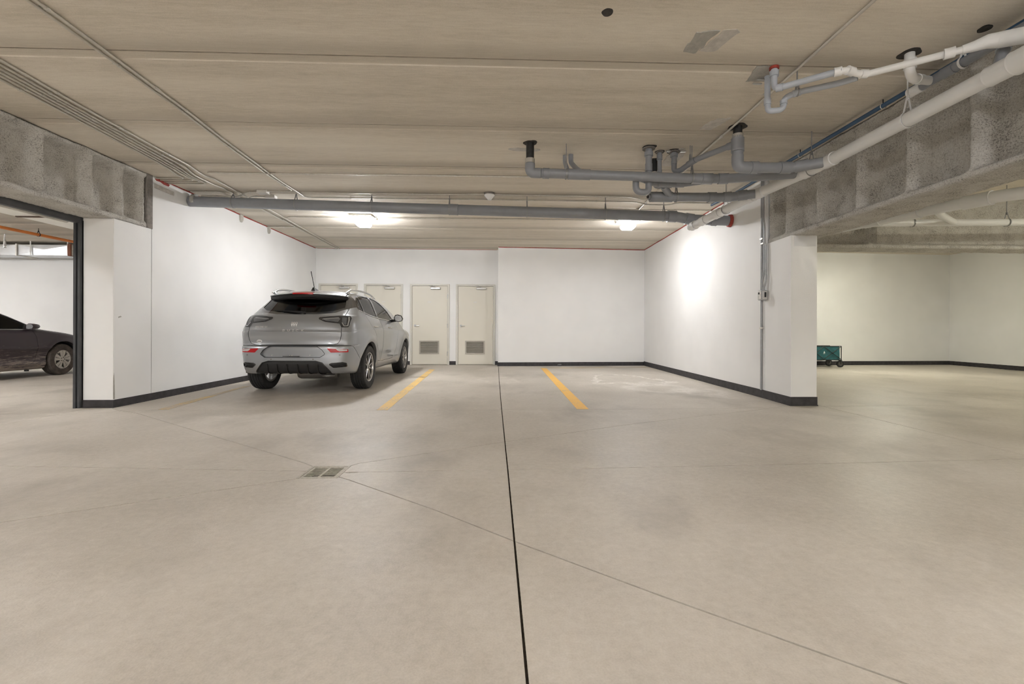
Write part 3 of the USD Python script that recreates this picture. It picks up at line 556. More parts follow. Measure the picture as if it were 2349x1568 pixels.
# long grey pipe across the bay, wall to wall
G, GL, W = 'pipe_grey', 'pipe_grey_light', 'pipe_offwhite'
t = thing('drain_pipe', 'long dark grey drain pipe running wall to wall across the bay', 'pipe')
z0, z1 = 2.985, 2.842; zz = lambda x: z0 + (z1 - z0) * (x + 4.8) / 7.65
run(t, [(-5.035, 7.40, zz(-5.035)), (2.78, 7.40, zz(2.78)), (3.05, 7.385, 2.79), (3.34, 7.36, 2.78), (3.70, 7.345, 2.768)], .083, G, fillet=.06)
cpl(t, (-.93, 7.4, zz(-.93)), (-.78, 7.4, zz(-.78)), .083, G, k=1.07)
cpl(t, (2.66, 7.4, zz(2.66)), (2.80, 7.395, zz(2.80) - .004), .083, G); cpl(t, (2.96, 7.39, 2.808), (3.08, 7.382, 2.788), .083, G); cpl(t, (3.36, 7.36, 2.779), (3.46, 7.355, 2.777), .083, G)
obj('cap_rubble', tube([(-4.985, 7.40, zz(-5) + .02), (-4.93, 7.40, zz(-5) + .02)], .095, 14), 'mortar', t, label='mortar collar at the left wall')
obj('firestop_collar', tube([(3.655, 7.347, 2.770), (3.70, 7.345, 2.768)], [.097, .104], 20), 'firestop_red', t, label='red collar at the right wall')
for k, x in enumerate((-4.36, -3.37, -2.17, -.92, .34, 1.63, 2.60)):
    hanger(x, 7.40, zz(x), .083, f'{["first", "second", "third", "fourth", "fifth", "sixth", "last"][k]} rod hanger from the left wall on the long grey pipe', hz=.085 if k else .05)

# main pipe along the right beam
t = thing('drain_pipe', 'pale main drain pipe running along the right beam towards the camera', 'pipe')
MY = [1.5, 4.82, 5.68, 6.65, 7.3]; mz = lambda y: float(np.interp(y, MY, [2.725, 2.722, 2.692, 2.66, 2.622])); mx = lambda y: float(np.interp(y, MY, [3.335, 3.335, 3.17, 3.065, 2.965]))
mp = lambda y: (mx(y), y, mz(y))
run(t, [mp(7.17), mp(6.65), mp(5.68), mp(4.82), mp(1.6)], .060, W, fillet=.12)
for a, b in ((7.18, 7.08), (6.92, 6.80), (6.56, 6.44), (5.80, 5.70), (5.62, 5.52), (4.94, 4.85), (4.62, 4.50), (3.02, 2.86)): cpl(t, mp(a), mp(b), .060, W)
obj('cleanout_plug', tube([mp(7.25), mp(7.18), mp(7.175)], [.045, .045, .062], 20), W, t)
cpl(t, mp(2.86), mp(2.45), .060, W, name='reducer', k=1.3)
for y, lb in ((6.30, 'rod hanger of the main pipe where the grey branch joins'), (4.84, 'rod hanger of the main pipe behind the large black-topped drop'), (3.66, 'broad pale strap hanger on the main pipe beside the right beam')):
    hanger(mx(y), y, mz(y), .062, lb, dx=(0, 1), m='pipe_offwhite' if y < 4 else 'pipe_strap', hz=.13)

# branch with the black stub at its left end
t = thing('drain_pipe', 'dark grey branch pipe with black rubber stub at its left end', 'pipe')
run(t, [(.405, 5.28, 2.792), (2.42, 5.28, 2.755), (2.62, 5.25, 2.752), (3.27, 5.0, 2.735)], .054, G, fillet=.12)
elbow(t, (.277, 5.28, 2.90), (.277, 5.28, 2.793), (.40, 5.28, 2.793), .052, G)
obj('rubber_stub', tube([(.277, 5.28, 2.93), (.277, 5.28, H - .002)], .046, 20), 'pipe_black', t, smooth=40, label='black rubber stub')
obj('band_clamp', tube([(.277, 5.28, 2.90), (.277, 5.28, 2.905), (.277, 5.28, 2.955), (.277, 5.28, 2.96)], [.050, .056, .056, .050], 20), 'band_steel', t, label='steel band clamp')
cpl(t, (.43, 5.28, 2.7915), (.50, 5.28, 2.79), .054, G); cpl(t, (.72, 5.28, 2.786), (.98, 5.28, 2.782), .054, G)
cpl(t, (2.19, 5.28, 2.759), (2.30, 5.28, 2.757), .054, G); cpl(t, (2.30, 5.28, 2.757), (2.43, 5.28, 2.755), .054, G, k=1.17); cpl(t, (2.50, 5.27, 2.754), (2.61, 5.252, 2.752), .054, G)
run(t, [(.73, 5.63, H - .002), (.73, 5.63, 3.05), (.75, 5.45, 2.86), (.75, 5.32, 2.81)], .026, G, fillet=.05, name='side_stub')
run(t, [(.80, 5.60, H - .002), (.80, 5.60, 3.04), (.84, 5.42, 2.90), (.88, 5.30, 2.82)], .03, G, fillet=.05, name='side_stub')
hanger(.70, 5.28, 2.786, .056, 'rod hanger near the left end of the black-stubbed branch pipe', hz=.12); hanger(2.19, 5.28, 2.759, .056, 'rod hanger near the right end of the black-stubbed branch pipe', hz=.10)

# cluster of drops joining the branch
t = thing('drain_pipe', 'grey drop with a looped trap hanging below the branch pipe', 'pipe')
run(t, [(1.70, 5.36, H - .002), (1.70, 5.36, 2.73), (1.70, 5.36, 2.61), (1.545, 5.36, 2.61), (1.545, 5.36, 2.77), (1.62, 5.43, 2.80), (1.80, 5.45, 2.745), (2.10, 5.44, 2.738), (2.42, 5.30, 2.745)], .038, G, fillet=.075)
cpl(t, (1.70, 5.36, 3.04), (1.70, 5.36, 3.09), .042, G, k=1.2); cpl(t, (1.70, 5.36, 2.86), (1.70, 5.36, 2.95), .038, G); cpl(t, (1.84, 5.45, 2.744), (1.95, 5.446, 2.742), .038, G); cpl(t, (2.06, 5.44, 2.739), (2.15, 5.42, 2.739), .038, G)
obj('flange', tube([(1.70, 5.36, H - .016), (1.70, 5.36, H - .002)], .075, 20), 'grey_beam_end', t)
t = thing('drain_pipe', 'thin grey drop just right of the looped trap', 'pipe')
run(t, [(1.868, 5.469, H - .002), (1.868, 5.469, 2.74)], .026, G); cpl(t, (1.868, 5.469, 3.04), (1.868, 5.469, 3.10), .027, G, k=1.25); cpl(t, (1.868, 5.469, 2.86), (1.868, 5.469, 2.91), .026, G)
obj('flange', tube([(1.868, 5.469, H - .014), (1.868, 5.469, H - .002)], .05, 18), 'grey_beam_end', t)
t = thing('drain_pipe', 'short black stub with steel clamp behind the grey drops', 'pipe')
run(t, [(1.90, 5.75, H - .002), (1.90, 5.75, 2.98)], .034, 'pipe_black', label='black rubber stub')
obj('band_clamp', tube([(1.90, 5.75, 2.93), (1.90, 5.75, 2.99)], .038, 18), 'band_steel', t); run(t, [(1.90, 5.75, 2.94), (1.90, 5.72, 2.80), (2.02, 5.5, 2.745)], .034, G, fillet=.05)
t = thing('drain_pipe', 'grey drop with sloping arm rising right to the large black-topped drop', 'pipe')
run(t, [(2.04, 5.45, H - .002), (2.04, 5.45, 2.90), (2.09, 5.40, 2.885), (2.19, 5.23, 2.95), (2.44, 4.79, 2.962)], .031, G, fillet=.07)
cpl(t, (2.04, 5.45, 3.07), (2.04, 5.45, 3.11), .036, G, k=1.25); cpl(t, (2.04, 5.45, 2.985), (2.04, 5.45, 3.02), .031, G); cpl(t, (2.15, 5.295, 2.925), (2.20, 5.21, 2.951), .032, G)
obj('flange', tube([(2.04, 5.45, H - .016), (2.04, 5.45, H - .002)], .07, 20), 'grey_beam_end', t)
obj('anchor_tab', cat([cbox(1.93, 1.98, 5.40, 5.43, H - .022, H - .004, .003), cbox(2.10, 2.17, 5.40, 5.43, H - .022, H - .004, .003)]), 'band_steel', t)
hanger(2.165, 5.27, 2.935, .033, 'small wire-looped hanger on the sloping grey arm', hz=.06)
t = thing('drain_pipe', 'large grey drop with black rubber top, turning right into the main pipe', 'pipe')
run(t, [(2.465, 4.754, 3.03), (2.465, 4.754, 2.80)], .056, G)
cpl(t, (2.465, 4.754, 2.87), (2.465, 4.754, 3.01), .054, G, name='tee', k=1.2)
obj('tee_arm', tube([(2.465, 4.754, 2.96), (2.405, 4.85, 2.96)], [.045, .038], 18), G, t, smooth=40)
elbow(t, (2.465, 4.754, 2.83), (2.465, 4.754, 2.705), (2.60, 4.754, 2.705), .054, G)
run(t, [(2.58, 4.754, 2.705), (3.05, 4.754, 2.708), (3.325, 4.60, 2.722)], .054, G, fillet=.1)
cpl(t, (2.60, 4.754, 2.705), (2.68, 4.754, 2.7055), .054, G, k=1.16); cpl(t, (2.92, 4.754, 2.708), (3.04, 4.752, 2.709), .054, G, k=1.15); cpl(t, (3.08, 4.74, 2.712), (3.19, 4.69, 2.725), .054, G)
obj('rubber_stub', tube([(2.465, 4.754, 3.03), (2.465, 4.754, H - .002)], .046, 20), 'pipe_black', t, smooth=40, label='black rubber stub')
obj('band_clamp', tube([(2.465, 4.754, 3.01), (2.465, 4.754, 3.055)], .056, 20), 'band_steel', t, label='steel band clamp')
# capped branch behind
t = thing('drain_pipe', 'capped dark grey pipe end joining the main pipe below the cluster', 'pipe')
run(t, [(1.86, 5.76, 2.675), (2.86, 5.76, 2.682), (3.14, 5.62, 2.69)], .057, G, fillet=.14)
cpl(t, (1.845, 5.76, 2.675), (2.13, 5.76, 2.677), .057, G, name='wye'); obj('wye_arm', tube([(2.10, 5.75, 2.69), (1.97, 5.58, 2.74), (1.93, 5.50, 2.745)], .045, 18), G, t, smooth=40)
cpl(t, (2.60, 5.76, 2.68), (2.70, 5.76, 2.681), .057, G); cpl(t, (2.80, 5.757, 2.682), (2.89, 5.735, 2.683), .057, G); cpl(t, (2.96, 5.70, 2.685), (3.06, 5.655, 2.688), .057, G)
obj('end_plug', tube([(1.825, 5.76, 2.675), (1.85, 5.76, 2.675)], .042, 18), G, t); obj('plug_nut', cbox(1.805, 1.83, 5.745, 5.775, 2.66, 2.69, .003), 'sleeve_dark', t)
hanger(2.185, 5.76, 2.677, .060, 'clevis hanger on the capped grey pipe end', hz=.09)

# upper right: pale waste pipes
t = thing('drain_pipe', 'pale pipe from a red-topped stub, stepping down and widening at the right edge', 'pipe')
ap = [(2.205, 3.665, 3.09), (2.205, 3.665, 2.962), (2.25, 3.63, 2.952)]
run(t, [(2.205, 3.665, H - .02), (2.205, 3.665, 2.955), (2.56, 3.378, 2.955)], .0245, GL, fillet=.05)
run(t, [(2.53, 3.402, 2.955), (2.60, 3.375, 2.957), (2.70, 3.40, 2.945), (2.78, 3.40, 2.945), (3.22, 3.09, 2.952), (3.27, 3.05, 2.955)], .0245, 'pipe_white', fillet=.03)
obj('red_sleeve', tube([(2.205, 3.665, H - .022), (2.205, 3.665, H - .002)], .037, 18), 'firestop_red', t, label='red sleeve')
cpl(t, (2.205, 3.665, 3.06), (2.205, 3.665, 3.105), .029, GL, k=1.2); cpl(t, (2.215, 3.657, 2.958), (2.255, 3.625, 2.955), .0245, GL, k=1.2)
cpl(t, (2.52, 3.41, 2.955), (2.565, 3.386, 2.956), .026, 'pipe_white', k=1.25); cpl(t, (2.60, 3.376, 2.957), (2.655, 3.388, 2.951), .026, 'pipe_white', k=1.25); cpl(t, (2.725, 3.402, 2.945), (2.775, 3.40, 2.945), .025, 'pipe_white', k=1.25)
cpl(t, (3.135, 3.15, 2.951), (3.185, 3.114, 2.952), .026, 'pipe_white', k=1.4)
obj('elbow', tube([(3.215, 3.094, 2.952), (3.265, 3.056, 2.956), (3.32, 3.02, 2.968), (3.38, 2.97, 2.953), (3.46, 2.80, 2.90)], [.029, .036, .046, .052, .052], 22), 'pipe_white', t, smooth=60)
run(t, [(3.37, 2.98, 2.956), (3.62, 2.46, 2.79)], .052, 'pipe_white', name='wide_pipe'); cpl(t, (3.49, 2.735, 2.877), (3.54, 2.63, 2.843), .052, 'pipe_white')
t = thing('drain_pipe', 'grey drop with a U-shaped trap and sloping arm under the pale pipe', 'pipe')
run(t, [(2.228, 3.80, H - .002), (2.228, 3.80, 2.90), (2.228, 3.79, 2.835), (2.345, 3.76, 2.835), (2.345, 3.76, 2.935), (2.43, 3.70, 2.955), (2.66, 3.535, 2.945), (2.74, 3.45, 2.945)], .0235, GL, fillet=.05)
cpl(t, (2.228, 3.80, 2.895), (2.228, 3.80, 2.945), .024, GL, k=1.18); cpl(t, (2.345, 3.76, 2.88), (2.345, 3.76, 2.915), .024, GL, k=1.18); cpl(t, (2.40, 3.722, 2.948), (2.445, 3.69, 2.954), .024, GL, k=1.18)
obj('screw_tab', cat([cbox(2.14, 2.21, 3.80, 3.815, H - .035, H - .02, .003), cbox(2.12, 2.20, 3.83, 3.845, H - .055, H - .04, .003)]), 'band_steel', t)
hanger(2.425, 3.705, 2.955, .026, 'rod hanger of the trapped arm at upper right', hz=.07)
t = thing('drain_pipe', 'grey pipe beside the right beam fed by a pale elbow from a dark hole', 'pipe')
run(t, [(3.153, 3.443, H - .002), (3.153, 3.443, 3.0), (3.19, 3.46, 2.955), (3.33, 3.53, 2.985), (3.47, 3.60, 3.018)], .034, 'pipe_white', fillet=.06, name='drop')
cpl(t, (3.155, 3.443, 3.02), (3.155, 3.443, 3.09), .036, 'pipe_white', k=1.15); cpl(t, (3.255, 3.493, 2.969), (3.32, 3.525, 2.983), .034, 'pipe_white', k=1.12)
run(t, [(3.48, 3.78, 3.018), (3.48, 1.85, 3.005)], .036, G)
cpl(t, (3.48, 3.80, 3.018), (3.48, 3.68, 3.018), .036, 'pipe_white', name='end_cap', k=1.12); cpl(t, (3.48, 3.50, 3.016), (3.48, 3.40, 3.015), .036, G)
run(t, [(3.48, 3.05, 3.01), (3.46, 3.04, 2.93), (3.36, 2.99, 2.77)], .034, G, fillet=.05, name='drop'); cpl(t, (3.468, 3.043, 2.96), (3.452, 3.036, 2.92), .036, GL, k=1.15)
hanger(3.48, 3.34, 3.014, .038, 'white strap hanger with bright bolt under the pale pipe', dx=(0, 1), m='pipe_white', hz=.05)
for x, y, lb in ((3.535, 4.14, 'short dark threaded rod with clip over the blue pipe, nearer one'), (3.53, 5.33, 'short dark threaded rod with clip over the blue pipe, further one')):
    t = thing('pipe_clip', lb, 'pipe clip', (x, y, 3.075)); obj('rod', tube([(0, 0, .027), (0, 0, H - 3.075)], .005, 8), 'pipe_black', t)
    obj('ring', tube([(.027 * math.cos(a), 0, .027 * math.sin(a)) for a in np.linspace(0, 2 * np.pi, 18)], .004, 6, caps=False), 'galvanized', t)

# ================================================================ dim bay on the right: pipes
t = thing('drain_pipe', 'long pipe crossing the dim bay in front of its fireproofed beam', 'pipe')
run(t, [(4.1, 6.5, 2.53), (12.2, 6.5, 2.665)], .052, W); 
hanger(6.0, 6.5, 2.561, .054, 'left rod hanger of the long pipe in the dim bay', hz=.09); hanger(7.45, 6.5, 2.585, .054, 'right rod hanger of the long pipe in the dim bay', hz=.09)
t = thing('drain_pipe', 'upper of two sloping pipes beyond the right beam', 'pipe')
run(t, [(4.52, 6.3, 2.50), (4.80, 4.40, 2.49), (5.0, 4.2, 2.50), (7.5, 4.1, 2.56)], .055, W, fillet=.12); cpl(t, (4.60, 5.75, 2.497), (4.64, 5.5, 2.496), .055, W); cpl(t, (4.745, 4.8, 2.49), (4.775, 4.6, 2.49), .055, W)
t = thing('drain_pipe', 'lower of two sloping pipes beyond the right beam, with a branch', 'pipe')
run(t, [(4.62, 6.35, 2.40), (4.99, 4.40, 2.335), (5.3, 4.22, 2.34), (7.5, 4.25, 2.40)], .062, W, fillet=.14); cpl(t, (4.72, 5.80, 2.381), (4.76, 5.6, 2.375), .062, W); cpl(t, (4.80, 5.4, 2.368), (4.85, 5.15, 2.36), .062, W); cpl(t, (4.93, 4.72, 2.345), (4.98, 4.48, 2.336), .064, W)
run(t, [(4.9, 5.0, 2.35), (5.5, 5.55, 2.43), (6.6, 6.46, 2.565)], .042, W, fillet=.15, name='branch')
for k, (y, z) in enumerate(((5.0, 3.118), (5.5, 3.118), (6.0, 3.118))):
    conduit(f'thin conduit across the ceiling of the dim bay, {["nearest", "middle", "furthest"][k]} of three', [(4.3, y), (12.4, y + .1)], straps=(.2, .4))

# ================================================================ left garage: duct, sprinkler pipe, hangers
t = thing('air_duct', 'shiny rectangular sheet metal air duct along the left garage back wall', 'duct')
for k, (x0, x1) in enumerate(((-15.8, -13.9), (-13.9, -12.26), (-12.26, -10.92), (-10.92, -9.6), (-9.6, -8.2), (-8.2, -6.8), (-6.8, -5.5))):
    v = cbox(x0 + .012, x1 - .012, 11.80, 12.28, 2.795, 3.055); 
    mid = np.array([[(x0 + x1) / 2, 11.785, 2.93]]);  # cross-broken sheet: the side bulges along its diagonals
    fr = np.array([(x0 + .012, 11.80, 2.795), (x1 - .012, 11.80, 2.795), (x1 - .012, 11.80, 3.055), (x0 + .012, 11.80, 3.055)])
    face = trimesh.Trimesh(np.vstack([fr, mid]), [(0, 1, 4), (1, 2, 4), (2, 3, 4), (3, 0, 4)], process=False)
    obj('duct_section', cat([v, face]), 'duct_metal', t)
    if k: obj('flange', cbox(x0 - .02, x0 + .02, 11.77, 12.30, 2.775, 3.075, .004), 'galvanized', t)
for x, lb in ((-11.9, 'left'), (-11.0, 'middle'), (-10.55, 'right')):
    t = thing('duct_strap', f'thin pale strap holding the air duct, {lb} of three', 'strap'); obj('strap', cbox(x - .014, x + .014, 11.762, 11.766, 2.80, H), 'box_white', t); obj('screw', cbox(x - .01, x + .01, 11.755, 11.762, 2.85, 2.87, .002), 'band_steel', t)
t = thing('duct_strap', 'rust brown angle in front of the air duct', 'strap'); obj('angle', cbox(-10.98, -10.90, 11.735, 11.765, 2.78, 3.08, .003), 'rust_strap', t); obj('foot', cbox(-10.98, -10.90, 11.735, 11.85, 2.775, 2.783), 'rust_strap', t)
t = thing('sprinkler_pipe', 'bright orange pipe under the ceiling of the left garage', 'pipe')
obj('pipe', tube([(-10.2, -2, 2.995), (-10.2, 11.74, 3.0)], .032, 16), 'orange_pipe', t, smooth=40)
obj('coupling', tube([(-10.2, 7.0, 2.997), (-10.2, 7.1, 2.997)], .038, 16), 'orange_pipe', t)
hanger(-10.2, 10.25, 3.0, .034, 'black rod hanger of the orange pipe', m='pipe_black', dx=(0, 1), hz=.05)
t = thing('sprinkler', 'white sprinkler drop hanging from the planks of the left garage', 'sprinkler', (-11.6, 10.9, 0))
obj('drop', tube([(0, 0, 2.86), (0, 0, 2.92), (0, 0, H)], [.034, .024, .014], 12), 'pipe_white', t, smooth=50); obj('head', lathe([(0, 2.82), (.03, 2.825), (.03, 2.832), (.012, 2.84), (.012, 2.87), (0, 2.87)], 14), 'band_steel', t)

# ================================================================ folding wagon in the dim bay
plain('wagon_cloth', (.022, .105, .115), .85, var=.25, scale=12, bump=.5, bscale=40); plain('wagon_frame', (.018, .018, .018), .45, var=.2); plain('wagon_wheel', (.10, .095, .085), .6, var=.15); plain('wagon_mark', (.70, .76, .74), .7)
wg = thing('folding_wagon', 'teal folding cloth wagon with black frame standing in the dim bay', 'wagon', (8.40, 11.86, 0), rz=0)
def quad_sheet(a, b, c, d_, n, sag, seed):
    u = np.linspace(0, 1, n); U, V = np.meshgrid(u, u, indexing='ij'); a, b, c, d_ = (np.array(q, float) for q in (a, b, c, d_))
    p = (1 - U)[..., None] * ((1 - V)[..., None] * a + V[..., None] * d_) + U[..., None] * ((1 - V)[..., None] * b + V[..., None] * c)
    nn = unit(np.cross(b - a, d_ - a)); w = (meshkit.fbm(p * 9, 2, seed) - .5) * sag * np.minimum(1, 6 * np.minimum(np.minimum(U, 1 - U), np.minimum(V, 1 - V)))
    front = p + nn * w[..., None]; back = front + nn * .006; v = np.vstack([front.reshape(-1, 3), back.reshape(-1, 3)]); f = []; N = n * n
    for i in range(n - 1):
        for j in range(n - 1):
            q = [i * n + j, (i + 1) * n + j, (i + 1) * n + j + 1, i * n + j + 1]; f += [(q[0], q[2], q[1]), (q[0], q[3], q[2]), (N + q[0], N + q[1], N + q[2]), (N + q[0], N + q[2], N + q[3])]
    e = [i * n for i in range(n)] + [(n - 1) * n + j for j in range(1, n)] + [i * n + n - 1 for i in range(n - 2, -1, -1)] + [j for j in range(n - 2, 0, -1)]
    for i, q in enumerate(e): r = e[(i + 1) % len(e)]; f += [(q, r, N + r), (q, N + r, N + q)]
    m = trimesh.Trimesh(v, np.array(f), process=False); trimesh.repair.fix_normals(m); return m
X0, X1, Y0, Y1, Z0, Z1 = -.45, .40, -.20, .20, .205, .545
obj('cloth_side', quad_sheet((X0, Y0, Z0), (X1, Y0, Z0), (X1 - .01, Y0, Z1), (X0, Y0, Z1), 14, .03, 1), 'wagon_cloth', wg, smooth=60); obj('cloth_side', quad_sheet((X1, Y1, Z0), (X0, Y1, Z0), (X0, Y1, Z1), (X1, Y1, Z1), 8, .03, 2), 'wagon_cloth', wg, smooth=60)
obj('cloth_end', quad_sheet((X1, Y0, Z0), (X1, Y1, Z0), (X1 - .02, Y1, Z1), (X1 - .02, Y0, Z1), 8, .03, 3), 'wagon_cloth', wg, smooth=60); obj('cloth_end', quad_sheet((X0, Y1, Z0), (X0, Y0, Z0), (X0, Y0, Z1), (X0, Y1, Z1), 8, .03, 4), 'wagon_cloth', wg, smooth=60); obj('cloth_floor', cbox(X0, X1, Y0, Y1, Z0 - .005, Z0 + .004), 'wagon_cloth', wg)
XE = X1 + .035; rails = []
for y in (Y0 - .012, Y1 + .012):
    obj('top_rail', tube([(X0 - .03, y, Z1 + .008), (XE, y, Z1 + .008)], .009, 8), 'wagon_frame', wg); obj('bottom_rail', tube([(X0 - .03, y, Z0 - .012), (XE, y, Z0 - .012)], .009, 8), 'wagon_frame', wg)
    for x in (XE, X0 - .035): obj('corner_post', tube([(x, y, .15), (x, y, Z1 + .012)], .010, 8), 'wagon_frame', wg)
    s = -1 if y < 0 else 1; xm = (X0 + X1) / 2
    for a, b in ((X0, xm - .02), (xm - .02, XE - .01)):
        obj('cross_brace', tube([(a, y + s * .006, Z0), (b, y + s * .006, Z1)], .0075, 6), 'wagon_frame', wg); obj('cross_brace', tube([(a, y + s * .014, Z1), (b, y + s * .014, Z0)], .0075, 6), 'wagon_frame', wg)
for x in (XE, X0 - .035):
    for y in (Y0 - .012, Y1 + .012):
        w = obj('wheel', lathe([(.058, -.022), (.088, -.022), (.0905, -.012), (.0905, .012), (.088, .022), (.058, .022)], 28, 'y', closed=True).apply_translation([x - .03, y, .0905]), 'wagon_frame', wg, smooth=40)
        obj('hub', cat([lathe([(0, -.016), (.06, -.012), (.06, .012), (0, .016)], 24, 'y').apply_translation([x - .03, y, .0905]), tube([(x - .03, y - .03, .0905), (x - .03, y + .03, .0905)], .012, 10)]), 'wagon_wheel', w)
        obj('fork', cat([cbox(x - .045, x - .015, y - .034, y - .026, .085, .185, .003), cbox(x - .045, x - .015, y + .026, y + .034, .085, .185, .003), cbox(x - .05, x + .012, y - .034, y + .034, .182, .195, .003)]), 'wagon_frame', wg)
mk = [(0, .052), (.012, .03), (.022, .012), (.016, 0), (0, -.006), (-.016, 0), (-.022, .012), (-.012, .03)]
obj('printed_mark', cat([xz_plate([(a - .02, b + .375) for a, b in mk], Y0 - .012, Y0 - .009), cbox(-.055, .015, Y0 - .012, Y0 - .009, .353, .359)]), 'wagon_mark', wg, label='small white leaf-like printed mark')
obj('handle', tube([(X0 - .03, 0, .16), (X0 - .12, 0, .5), (X0 - .10, 0, .62), (X0 - .10, .08, .64), (X0 - .10, -.08, .64)], .010, 8), 'wagon_frame', wg)

# ================================================================ cars
def tinted(name, col, ior=1.45):
    mat(name, {'f': ('fresnel', {'IOR': ior}), 't': ('transparent_bsdf', {'color': col}), 'g': ('glossy_bsdf', {'color': (.9, .9, .9), 'roughness': .02}), 'm': ('mix_closure', {})},
        [('f.fac', 'm.fac'), ('t.BSDF', 'm.closure1'), ('g.BSDF', 'm.closure2')], 'm.closure')
tinted('glass_privacy', (.48, .50, .46)); tinted('glass_light', (.74, .78, .74)); tinted('glass_green', (.55, .70, .58))
plain('badge_silver', (.80, .80, .80), .3, metal=.25); plain('spoiler_black', (.008, .008, .009), .35, spec=.35)
plain('paint_silver', (.33, .343, .36), .36, metal=.6, coat=1., var=.02, scale=3)
plain('black_gloss', (.008, .008, .009), .12, coat=1., var=.1)
plain('black_plastic', (.016, .016, .017), .55, var=.15)
plain('lamp_smoke', (.035, .036, .04), .10, coat=1., var=.1)
plain('lamp_grey', (.12, .125, .135), .16, coat=1., var=.08)
plain('lamp_silver', (.62, .63, .65), .15, metal=.6, coat=1., var=.05)
plain('chrome', (.78, .78, .78), .10, metal=1., var=.02)
plain('alloy', (.55, .55, .55), .22, metal=.95, var=.04)
plain('rubber_tyre', (.022, .022, .022), .72, var=.15, scale=30)
plain('rubber_dusty', (.075, .06, .05), .85, var=.3, scale=12)
plain('red_lens', (.48, .006, .010), .2, coat=.5, var=.08)
plain('clear_lens', (.62, .60, .60), .12, coat=1., var=.08)
plain('seat_cloth', (.035, .033, .031), .85, var=.15)
plain('cabin_trim', (.06, .055, .05), .8, var=.1)
plain('disc_iron', (.20, .19, .18), .45, metal=.8, var=.1)
plain('sticker_white', (.78, .78, .76), .4); plain('ink_dark', (.03, .03, .03), .5)
plain('hubcap_silver', (.52, .48, .43), .38, metal=.45, var=.06)
# dark plum paint with dried, streaky road dirt on the lower flanks
mat('paint_plum', {'g': ('geometry', {}), 'sx': ('separate_xyz', {}), 'mp': ('mapping', {'scale': (1., 3., 34.), 'rotation': (-.10, 0, 0)}), 'n': ('noise_texture', {'scale': 1.5, 'detail': 5., 'roughness': .7, 'distortion': .6}),
    'lo': ('map_range', {'from_min': .66, 'from_max': .12, 'to_min': 0., 'to_max': .30, 'clamp': True}), 'a': ('math', {'math_type': 'add'}), 'r': ('rgb_ramp', {'ramp': [(.66, (0,) * 3), (.80, (.75,) * 3)]}),
    'mx': ('mix_color', {'a': (.040, .026, .032), 'b': (.36, .30, .25)}), 'p': ('principled_bsdf', {'metallic': .25, 'coat_weight': .8}), 'rr': ('map_range', {'to_min': .36, 'to_max': .8}), 'h': ('map_range', {'to_min': .7, 'to_max': .0})},
    [('g.position', 'mp.vector'), ('mp.vector', 'n.vector'), ('g.position', 'sx.vector'), ('sx.z', 'lo.value'), ('n.fac', 'a.value1'), ('lo.result', 'a.value2'), ('a.value', 'r.fac'), ('r.color', 'mx.fac'), ('mx.result', 'p.base_color'),
     ('r.color', 'rr.value'), ('rr.result', 'p.roughness'), ('r.color', 'h.value'), ('h.result', 'p.coat_weight')], 'p.BSDF')

def smax(a, b, k):
    h = np.maximum(k - np.abs(a - b), 0) / k; return np.maximum(a, b) + h * h * k * .25
class pch:
    """smooth curve through points, tabulated; pch(x) its value, pch(x, 1) its slope"""
    def __init__(s, *pts):
        p = np.array(pts, float); s.x = np.linspace(p[0, 0], p[-1, 0], 3000); q = PchipInterpolator(p[:, 0], p[:, 1]); s.y, s.d = q(s.x), q(s.x, 1)
    def __call__(s, x, n=0): return np.interp(x, s.x, s.d if n else s.y)
def rp(pts, r=.015):
    """polygon with rounded corners"""
    p = Polygon(pts).buffer(0); return p.buffer(-r).buffer(2 * r).buffer(-r) if r else p
def loops(p):
    out = []
    for g in getattr(p, 'geoms', [p]):
        out.append(np.array(g.exterior.coords)[:-1]); out += [np.array(i.coords)[:-1] for i in g.interiors]
    return out
def pY(poly, y0, y1):
    return CrossSection(loops(poly if hasattr(poly, 'exterior') or hasattr(poly, 'geoms') else rp(poly)), m3.FillRule.EvenOdd).extrude(y1 - y0).rotate([90, 0, 0]).translate([0, y1, 0])
def pX(poly, x0, x1):
    return CrossSection(loops(poly if hasattr(poly, 'exterior') or hasattr(poly, 'geoms') else rp(poly)), m3.FillRule.EvenOdd).extrude(x1 - x0).transform(np.array([[0, 0, 1, x0], [1, 0, 0, 0], [0, 1, 0, 0]], float))
def mirx(m): return m.mirror([1, 0, 0])

